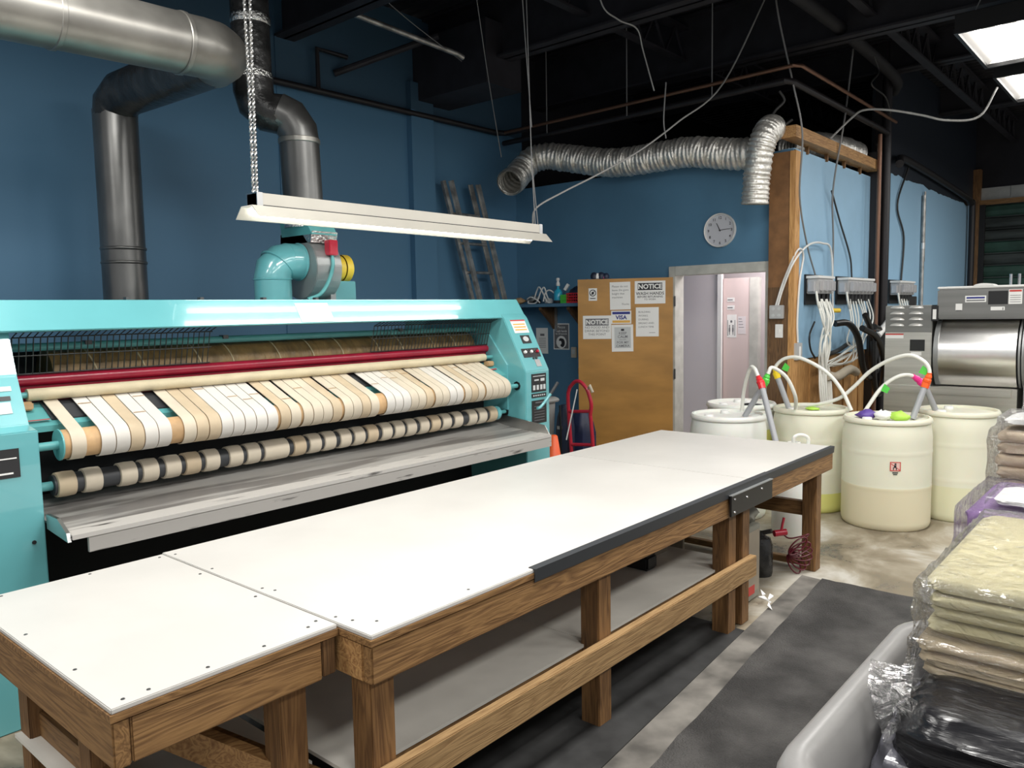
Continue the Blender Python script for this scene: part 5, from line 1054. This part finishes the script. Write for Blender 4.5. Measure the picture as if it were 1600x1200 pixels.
# keep calm
t, u, v, o = dn(0.615, 1.225, 0.215, 0.27, 'keep_calm_poster', 'grey KEEP CALM poster below the VISA sign on the brown door', rot=0.01)
mb = MB(); panel(mb, o, u, v, 0.028, 0.035, 0.192, 0.245, .0028, .0004); mb.build('grey_ground', 'paper_grey', t)
lettering([('KEEP', 0.11, 0.172, 0.036, 'CENTER', .0004), ('CALM', 0.11, 0.137, 0.038, 'CENTER', .0004), ('and smile', 0.11, 0.115, 0.018, 'CENTER', 0), ('FOR MY', 0.11, 0.080, 0.034, 'CENTER', .0004), ('CAMERA', 0.11, 0.046, 0.034, 'CENTER', .0004)], o, u, v, 'lettering', 'ink_grey', t, .0040)
mb = MB(); disc(mb, o, u, v, 0.11, 0.215, 0.018, 0.008, .0036); panel(mb, o, u, v, 0.095, 0.215, 0.125, 0.228, .0036, .0004); mb.build('crown', 'ink', t)
# break notice
t, u, v, o = dn(0.375, 1.375, 0.225, 0.29, 'break_notice', 'white typed notice at the lower right of the brown door signs')
lettering([('BUILDING', 0.025, 0.235, 0.026, 'LEFT', 0), ('WORKS', 0.025, 0.198, 0.026, 'LEFT', 0), ('DURING', 0.025, 0.161, 0.026, 'LEFT', 0), ('BREAKS AND', 0.025, 0.124, 0.026, 'LEFT', 0), ('LUNCH TIME', 0.025, 0.087, 0.026, 'LEFT', 0)], o, u, v, 'lettering', 'ink_grey', t, .003)
mb = MB(); panel(mb, o, u, v, 0.13, 0.035, 0.19, 0.039, .003, .0004); mb.build('rule', 'ink_grey', t)
# washroom signs on the inner door
o = Vector((8.10, 3.855, 1.32)); t, u, v = sheet('washroom_sign', 'pink washroom sign with two figures on the inner door', o, PU, PV, 0.11, 0.25, 'paper')
mb = MB(); panel(mb, o, u, v, 0.005, 0.02, 0.012, 0.19, .003, .0004); panel(mb, o, u, v, 0.088, 0.02, 0.095, 0.19, .003, .0004); disc(mb, o, u, v, 0.05, 0.175, 0.012, 0.014, .003)
for cx in (0.03, 0.07): disc(mb, o, u, v, cx, 0.128, 0.007, 0.01, .003); disc(mb, o, u, v, cx, 0.085, 0.009, 0.035, .003); panel(mb, o, u, v, cx-0.004, 0.03, cx+0.004, 0.06, .003, .0004)
mb.build('print', 'ink_grey', t)
for k, (z, lab) in enumerate(((1.71, 'upper white paper strip on the inner pink door'), (1.625, 'lower white paper strip on the inner pink door'))):
    o = Vector((8.10, 3.855, z)); t, u, v = sheet('paper_strip', lab, o, PU, PV, 0.085, 0.045); mb = MB(); panel(mb, o, u, v, 0.005, 0.015, 0.065, 0.026, .003, .0004); mb.build('print', 'ink_grey', t)
o = Vector((8.10, 3.73, 1.36)); t, u, v = sheet('paper_notice', 'faint paper notice right of the washroom sign on the inner door', o, PU, PV, 0.09, 0.19, 'pink_wall')
mb = MB()
for k in range(4): panel(mb, o, u, v, 0.01, 0.07+0.03*k, 0.07-0.008*k, 0.075+0.03*k, .003, .0004)
mb.build('print', 'ink_grey', t)

# ================================================================== LADDER, BIN, BAGS, HAND TRUCK, CONE
ld = thing('extension_ladder', 'worn aluminium extension ladder leaning on the blue wall', 'ladder', (6.35, 5.6, 0))
def lad(zz, side, off=0.0):
    # rail point at height zz; the ladder leans towards the wall and to the left
    t = zz/3.0
    return Vector((6.62-0.60*t*1.0+side*0.42*(1.0-0.14*0), 5.62+0.24*t+off, zz))
def lpt(z, s_, off=0.0): return Vector((6.39-0.60*(z-1.8)/1.18*0.52+s_*0.40-0.36, 5.64+0.17*(z/3.0)+off, z))
for s_ in (0, 1):
    for off, z1, nm in ((0.0, 2.98-0.0*s_, 'rail'), (-0.06, 2.98-0.0*s_, 'fly_rail')):
        q0, q1 = lpt(0.0, s_, off), lpt(z1, s_, off)
        if off: q0, q1 = q0+Vector((0.055, 0, 0)), q1+Vector((0.055, 0, 0))
        MB().beam(q0, q1, 0.045, 0.035, (0, 1, 0)).beam(q0+Vector((0.024 if s_ == 0 else -.024, 0, 0)), q1+Vector((0.024 if s_ == 0 else -.024, 0, 0)), 0.02, 0.006, (0, 1, 0)).build(nm, 'alu', ld)
for k in range(10):
    z = 0.28+0.297*k
    if z < 2.95: MB().cyl(lpt(z, 0, -.02), lpt(z, 1, -.02), 0.015, 10).build('rung', 'alu', ld, smooth=40)

bn = thing('waste_bin', 'grey plastic waste bin behind the right end of the ironer', 'bin', (5.65, 4.62, 0))
def rrect(cx, cy, hx, hy, r, z, n_=5):
    out = []
    for qx, qy, a0 in ((1, 1, 0), (-1, 1, 90), (-1, -1, 180), (1, -1, 270)):
        for k in range(n_+1):
            a = math.radians(a0+90*k/n_); out.append((cx+qx*(hx-r)+r*math.cos(a), cy+qy*(hy-r)+r*math.sin(a), z))
    return out
MB().rings([rrect(5.65, 4.66, 0.18*s_, 0.19*s_, 0.04, z) for s_, z in ((0.80, 0.0), (0.98, 0.80))]).build('bin_body', 'bin_grey', bn, smooth=40)
MB().rings([rrect(5.65, 4.66, 0.20*s_, 0.21*s_, 0.045, z) for s_, z in ((1.0, 0.80), (1.03, 0.815), (1.0, 0.83), (0.9, 0.845))]).build('bin_lid', 'bin_grey', bn, smooth=40)
def bag(x, y, r, h, label, m='navy', seed=1):
    rr_ = random.Random(seed); mb = MB(); rings = []
    for j in range(8):
        t = j/7; k = 1.0 if t < 0.8 else 1-0.6*(t-0.8)/0.2
        rings.append([(x+r*k*math.cos(q*math.pi/9)*(1+0.10*math.sin(q*2+seed)), y+r*k*math.sin(q*math.pi/9)*(1+0.10*math.cos(q*3+seed)), h*t) for q in range(18)])
    o = thing('bag', label, 'bag', (x, y, 0)); mb.rings(rings).build('bag_body', m, o, smooth=60)
    return o
b1 = bag(5.80, 4.36, 0.09, 0.78, 'tall dark bag standing between the bin and the hand truck', 'navy', 3)
bx((5.70, 4.325, 0.56), (5.712, 4.38, 0.59)).build('buckle', 'steel', b1)
MB().tube(spline([(5.72, 4.36, 0.78), (5.69, 4.33, 0.5), (5.70, 4.35, 0.1)]), 0.010, 6).build('strap', 'hose_black', b1)
b2 = bag(6.00, 4.32, 0.13, 0.70, 'navy bag standing behind the red hand truck', mat('navy2', (0.012, 0.02, 0.06), 0.5, var=.3, scale=5), 5)
tag(MB().cyl((6.55, 4.72, 0.0), (6.80, 4.72, 1.25), 0.018, 8).build('broom_handle', 'pipe_black', smooth=40), 'dark broom handle leaning against the wall left of the door', 'broom')
tag(MB().tube(spline([(5.62, 4.09, 0.95), (5.60, 4.13, 0.75), (5.56, 4.17, 0.50)]), 0.006, 6).build('white_string', 'wire_white', smooth=40), 'thin white cord hanging through the red hand truck', 'cord')
ht = thing('hand_truck', 'red hand truck with an arched handle standing before the brown door', 'hand truck', (5.66, 3.98, 0))
TXp = 5.66
def htp(y, z): return (TXp+0.10*(1-z), y, z)
fr = []
ya, yb = 4.235, 3.985
arch = [htp(ya, 0.10), htp(ya, 0.80)]+[htp((ya+yb)/2-0.02+(0.13)*math.cos(math.pi-q*math.pi/10*1.0)*-1 if False else ya+(yb-ya)*q/10, 0.80+0.22*math.sin(math.pi*(0.12+0.76*q/10))**0.8-0.0) for q in range(1, 10)]+[htp(yb, 0.86), htp(yb-0.005, 0.80), htp(yb+0.012, 0.72), htp(yb+0.01, 0.66), htp(yb, 0.10)]
MB().tube(spline(arch, 4), 0.017, 12).build('frame', 'red_paint', ht, smooth=50)
for z in (0.755, 0.45, 0.15): MB().tube([htp(ya, z-0.02), htp(yb, z)], 0.015, 10).build('cross_bar', 'red_paint', ht, smooth=40)
bx((5.56, 3.98, 0.03), (5.76, 4.24, 0.04)).build('toe_plate', 'red_paint', ht)
for y in (3.93, 4.285): MB().cyl((5.80, y-0.02, 0.1), (5.80, y+0.02, 0.1), 0.10, 20).build('wheel', 'black_rubber', ht, smooth=40)
MB().tube([htp(yb+0.01, 0.96), (TXp-0.02, yb-0.02, 0.99), (TXp-0.02, yb-0.05, 0.93)], 0.012, 6).build('tape_scrap', 'belt_cream', ht)
cn = thing('traffic_cone', 'orange cone standing against the right end of the ironer', 'cone', (4.72, 3.66, 0))
MB().lathe([(0.135, 0.03), (0.13, 0.05), (0.03, 0.69), (0.02, 0.70), (0, 0.70)], (4.72, 3.66, 0), 24).build('cone_body', 'orange', cn, smooth=50)
MB().lathe([(0.082, 0.36), (0.084, 0.361), (0.064, 0.49), (0.062, 0.49)], (4.72, 3.66, 0), 24, cap=False).build('stripe', 'paper_grey', cn, smooth=50)
bx((4.56, 3.50, 0), (4.88, 3.82, 0.03)).build('base', 'orange', cn, bev=0.006)

# ================================================================== LAUNDRY CARTS AND LINENS
def cart(x0, x1, y0, y1, z, label):
    o = thing('laundry_cart', label, 'cart', ((x0+x1)/2, (y0+y1)/2, 0)); cx, cy, hx, hy = (x0+x1)/2, (y0+y1)/2, (x1-x0)/2, (y1-y0)/2
    def rr2(s_, zz, r): return rrect(cx, cy, hx-s_, hy-s_, r, zz, 8)
    outer = [rr2(0.13, 0.13, 0.10), rr2(0.045, z-0.05, 0.13), rr2(0.005, z-0.045, 0.16), rr2(-0.008, z-0.025, 0.16), rr2(0.0, z-0.006, 0.16), rr2(0.012, z, 0.16), rr2(0.035, z-0.003, 0.15), rr2(0.055, z-0.02, 0.14), rr2(0.075, z-0.10, 0.13), rr2(0.15, 0.15, 0.10)]
    MB().rings(outer).build('tub', 'cart_grey', o, smooth=60)
    for sx in (-1, 1):
        for sy in (-1, 1):
            p = (cx+sx*(hx-0.2), cy+sy*(hy-0.2), 0.05); MB().cyl((p[0]-.015, p[1], 0.05), (p[0]+.015, p[1], 0.05), 0.05, 16).build('caster', 'black_rubber', o, smooth=40)
    bx((cx-hx+0.14, cy-hy+0.14, 0.10), (cx+hx-0.14, cy+hy-0.14, 0.13)).build('base', 'pine_x', o)
    return o
cart(1.36, 2.44, -0.36, 0.585, 0.76, 'grey plastic laundry cart filled with black and cream bundles')
cart(2.50, 3.75, -0.36, 0.60, 0.78, 'second grey laundry cart behind, under the purple bundle')
def fold(x0, x1, y0, y1, z0, z1, m, name, par, seed):
    """one folded cloth: rounded slab with soft uneven edges"""
    rr_ = random.Random(seed); n_ = 30; cx, cy, hx, hy = (x0+x1)/2, (y0+y1)/2, (x1-x0)/2, (y1-y0)/2
    rings = []
    for s_, t in ((0.05, 0.0), (0.012, 0.12), (0.0, 0.35), (0.0, 0.65), (0.012, 0.88), (0.05, 1.0)):
        base = rrect(cx, cy, hx-s_*0.35, hy-s_*0.35, 0.035, 0, 7); ph = rr_.uniform(0, 6)
        rings.append([(p[0]+0.005*math.sin(i*0.9+ph), p[1]+0.006*math.sin(i*0.7+ph*2), z0+(z1-z0)*t+0.004*math.sin(p[1]*17+seed)+0.003*math.sin(p[0]*11+seed*2)) for i, p in enumerate(base)])
    return MB().rings(rings).build(name, m, par, smooth=60)
def wrap(x0, x1, y0, y1, z0, z1, par, seed, amp=0.012, tail=None, pad=0.006):
    """crinkled clear film over a bundle: one continuous sheet, top draped down all four sides"""
    from mathutils import noise as NZ
    x0 -= pad; x1 += pad; y0 -= pad; y1 += pad; zt = z1+0.004; h = zt-z0; nx, ny, nh = 46, 50, 9
    def axis(a, b, n, m):
        out = [(a, (m-i)/m) for i in range(m)]+[(a+(b-a)*i/n, 0.0) for i in range(n+1)]+[(b, (i+1)/m) for i in range(m)]
        return out
    ax, ay = axis(x0, x1, nx, nh), axis(y0, y1, ny, nh); cx, cy = (x0+x1)/2, (y0+y1)/2; vs = []
    for px, dx in ax:
        for py, dy in ay:
            d = max(dx, dy); rnd = 0.02*(1-min(1, d*6)) if d > 0 else 0
            p = Vector((px, py, zt-h*d)); q = p*13+Vector((seed*3.1, 0, 0))
            rg = 1-abs(NZ.noise(Vector((q.x*1.0, q.y*0.6, q.z*1.4)))); rg2 = 1-abs(NZ.noise(q*2.3)); k = amp*(0.75*rg**3+0.35*rg2**3)
            nrm = Vector(((-1 if px <= cx else 1) if dx > 0 else 0, (-1 if py <= cy else 1) if dy > 0 else 0, 1 if d < 0.05 else 0))
            if nrm.length: nrm.normalize()
            if dx > 0 and dy > 0: k += 0.004*d
            vs.append(p+nrm*k)
    n2 = len(ay); fs = [(i*n2+j, (i+1)*n2+j, (i+1)*n2+j+1, i*n2+j+1) for i in range(len(ax)-1) for j in range(n2-1)]
    return MB().add(vs, fs).build('plastic_wrap', 'clear_film', par, smooth=75)
def bundle(name, label, x0, x1, y0, y1, z0, z1, n_, m, seed, cat='linen bundle', tail=None, alt=None, amp=0.012):
    o = thing(name, label, cat, ((x0+x1)/2, (y0+y1)/2, z0)); h_ = (z1-z0)/n_; rr_ = random.Random(seed)
    for k in range(n_): fold(x0+rr_.uniform(0, .02), x1-rr_.uniform(0, .02), y0+rr_.uniform(0, .015), y1-rr_.uniform(0, .022), z0+h_*k, z0+h_*(k+1)-0.001, alt if (alt and k % 3 == 1) else m, 'folded_cloth', o, seed*10+k)
    wrap(x0, x1, y0, y1, z0, z1, o, seed, amp, tail)
    return o
bundle('linen_bundle', 'pale cream tablecloths in clear plastic, topmost bundle in the near cart', 2.0, 2.78, -0.34, 0.455, 0.872, 0.995, 4, 'linen_cream', 3, amp=0.016)
bundle('linen_bundle', 'peach tablecloths in clear plastic between the cream and black bundles', 1.95, 2.46, -0.32, 0.46, 0.775, 0.866, 3, 'linen_peach', 5)
def softbag(name, label, x0, x1, y0, y1, z0, z1, m, seed, tail=None):
    from mathutils import noise as NZ
    o = thing(name, label, 'linen bundle', ((x0+x1)/2, (y0+y1)/2, z0)); cx, cy, hx, hy = (x0+x1)/2, (y0+y1)/2, (x1-x0)/2, (y1-y0)/2; rings = []
    for k in range(29):
        a = math.pi*(k/28); s_ = 0.62+0.38*math.sin(a)**0.5 if 0 < k < 28 else 0.4
        base = rrect(cx, cy, hx*s_, hy*s_, 0.09*s_, z0+(z1-z0)*(0.5-0.5*math.cos(a)), 8); out = []
        dens = []
        for i in range(len(base)):
            p, q = Vector(base[i]), Vector(base[(i+1) % len(base)]); kk = 40 if (q-p).length > 0.15 else 1
            for j in range(kk): dens.append(p.lerp(q, j/kk))
        for p in dens:
            v = NZ.noise_vector(Vector((p.x*7, p.y*3, p.z*16))+Vector((seed, 0, 0))); rg = 1-abs(NZ.noise(Vector((p.x*9, p.y*2.5, p.z*26))+Vector((seed*2, 0, 0)))); out.append(p+v*0.012+(p-Vector((cx, cy, (z0+z1)/2))).normalized()*0.022*rg**4)
        rings.append(out)
    MB().rings(rings).build('bundle', m, o, smooth=70)
    if tail:
        a, b = Vector(tail[0]), Vector(tail[1]); rg = []
        for k in range(9):
            t = k/8; c = a.lerp(b, t)+Vector((0, 0, 0.03*math.sin(t*4))); r = 0.085*(1-t)**1.5+0.014+0.10*max(0, t-0.45)
            rg.append([c+Vector((r*0.8*math.cos(q*math.pi/12)*(1+0.5*math.sin(q*3+k)), r*0.4*math.sin(q*math.pi/12), r*math.sin(q*math.pi/12)*(1+0.45*math.cos(q*5)))) for q in range(24)])
        MB().rings(rg, cap=False).build('twisted_film_end', 'clear_film', o, smooth=60)
    return o
softbag('linen_bundle', 'shiny black bundle in stretched plastic under the peach tablecloths', 1.74, 2.42, -0.34, 0.45, 0.58, 0.792, 'linen_black', 2, tail=((1.88, 0.40, 0.70), (1.86, 0.50, 0.76)))
softbag('linen_bundle', 'lower black bundle at the bottom right of the near cart', 1.58, 2.40, -0.34, 0.40, 0.40, 0.60, 'linen_black', 6, tail=((1.74, 0.36, 0.52), (1.70, 0.43, 0.55)))
softbag('linen_bundle', 'grey bundle in plastic wedged at the wall side of the near cart', 1.72, 2.30, 0.385, 0.505, 0.36, 0.66, 'linen_grey', 9)
bundle('linen_bundle', 'purple linen bundle in clear plastic behind the cream one', 2.86, 3.40, -0.3, 0.55, 0.80, 0.985, 2, 'linen_purple', 12, amp=0.008)
bundle('towel_stack', 'white towels lying on the purple bundle', 2.90, 3.16, 0.10, 0.47, 1.00, 1.018, 2, 'towel_white', 14, 'towels', amp=0.004)
bundle('linen_bundle', 'beige tablecloths stacked in plastic beyond the purple bundle', 3.42, 3.74, -0.3, 0.555, 0.80, 1.165, 8, 'linen_beige', 17, amp=0.008)
bundle('towel_stack', 'white cloth on the far beige stack', 3.44, 3.72, 0.0, 0.53, 1.190, 1.215, 1, 'towel_white', 19, 'towels', amp=0.004)
softbag('film_heap', 'crumpled clear plastic bag heaped on the far beige stack', 3.46, 3.74, 0.10, 0.47, 1.225, 1.33, 'clear_film', 23)
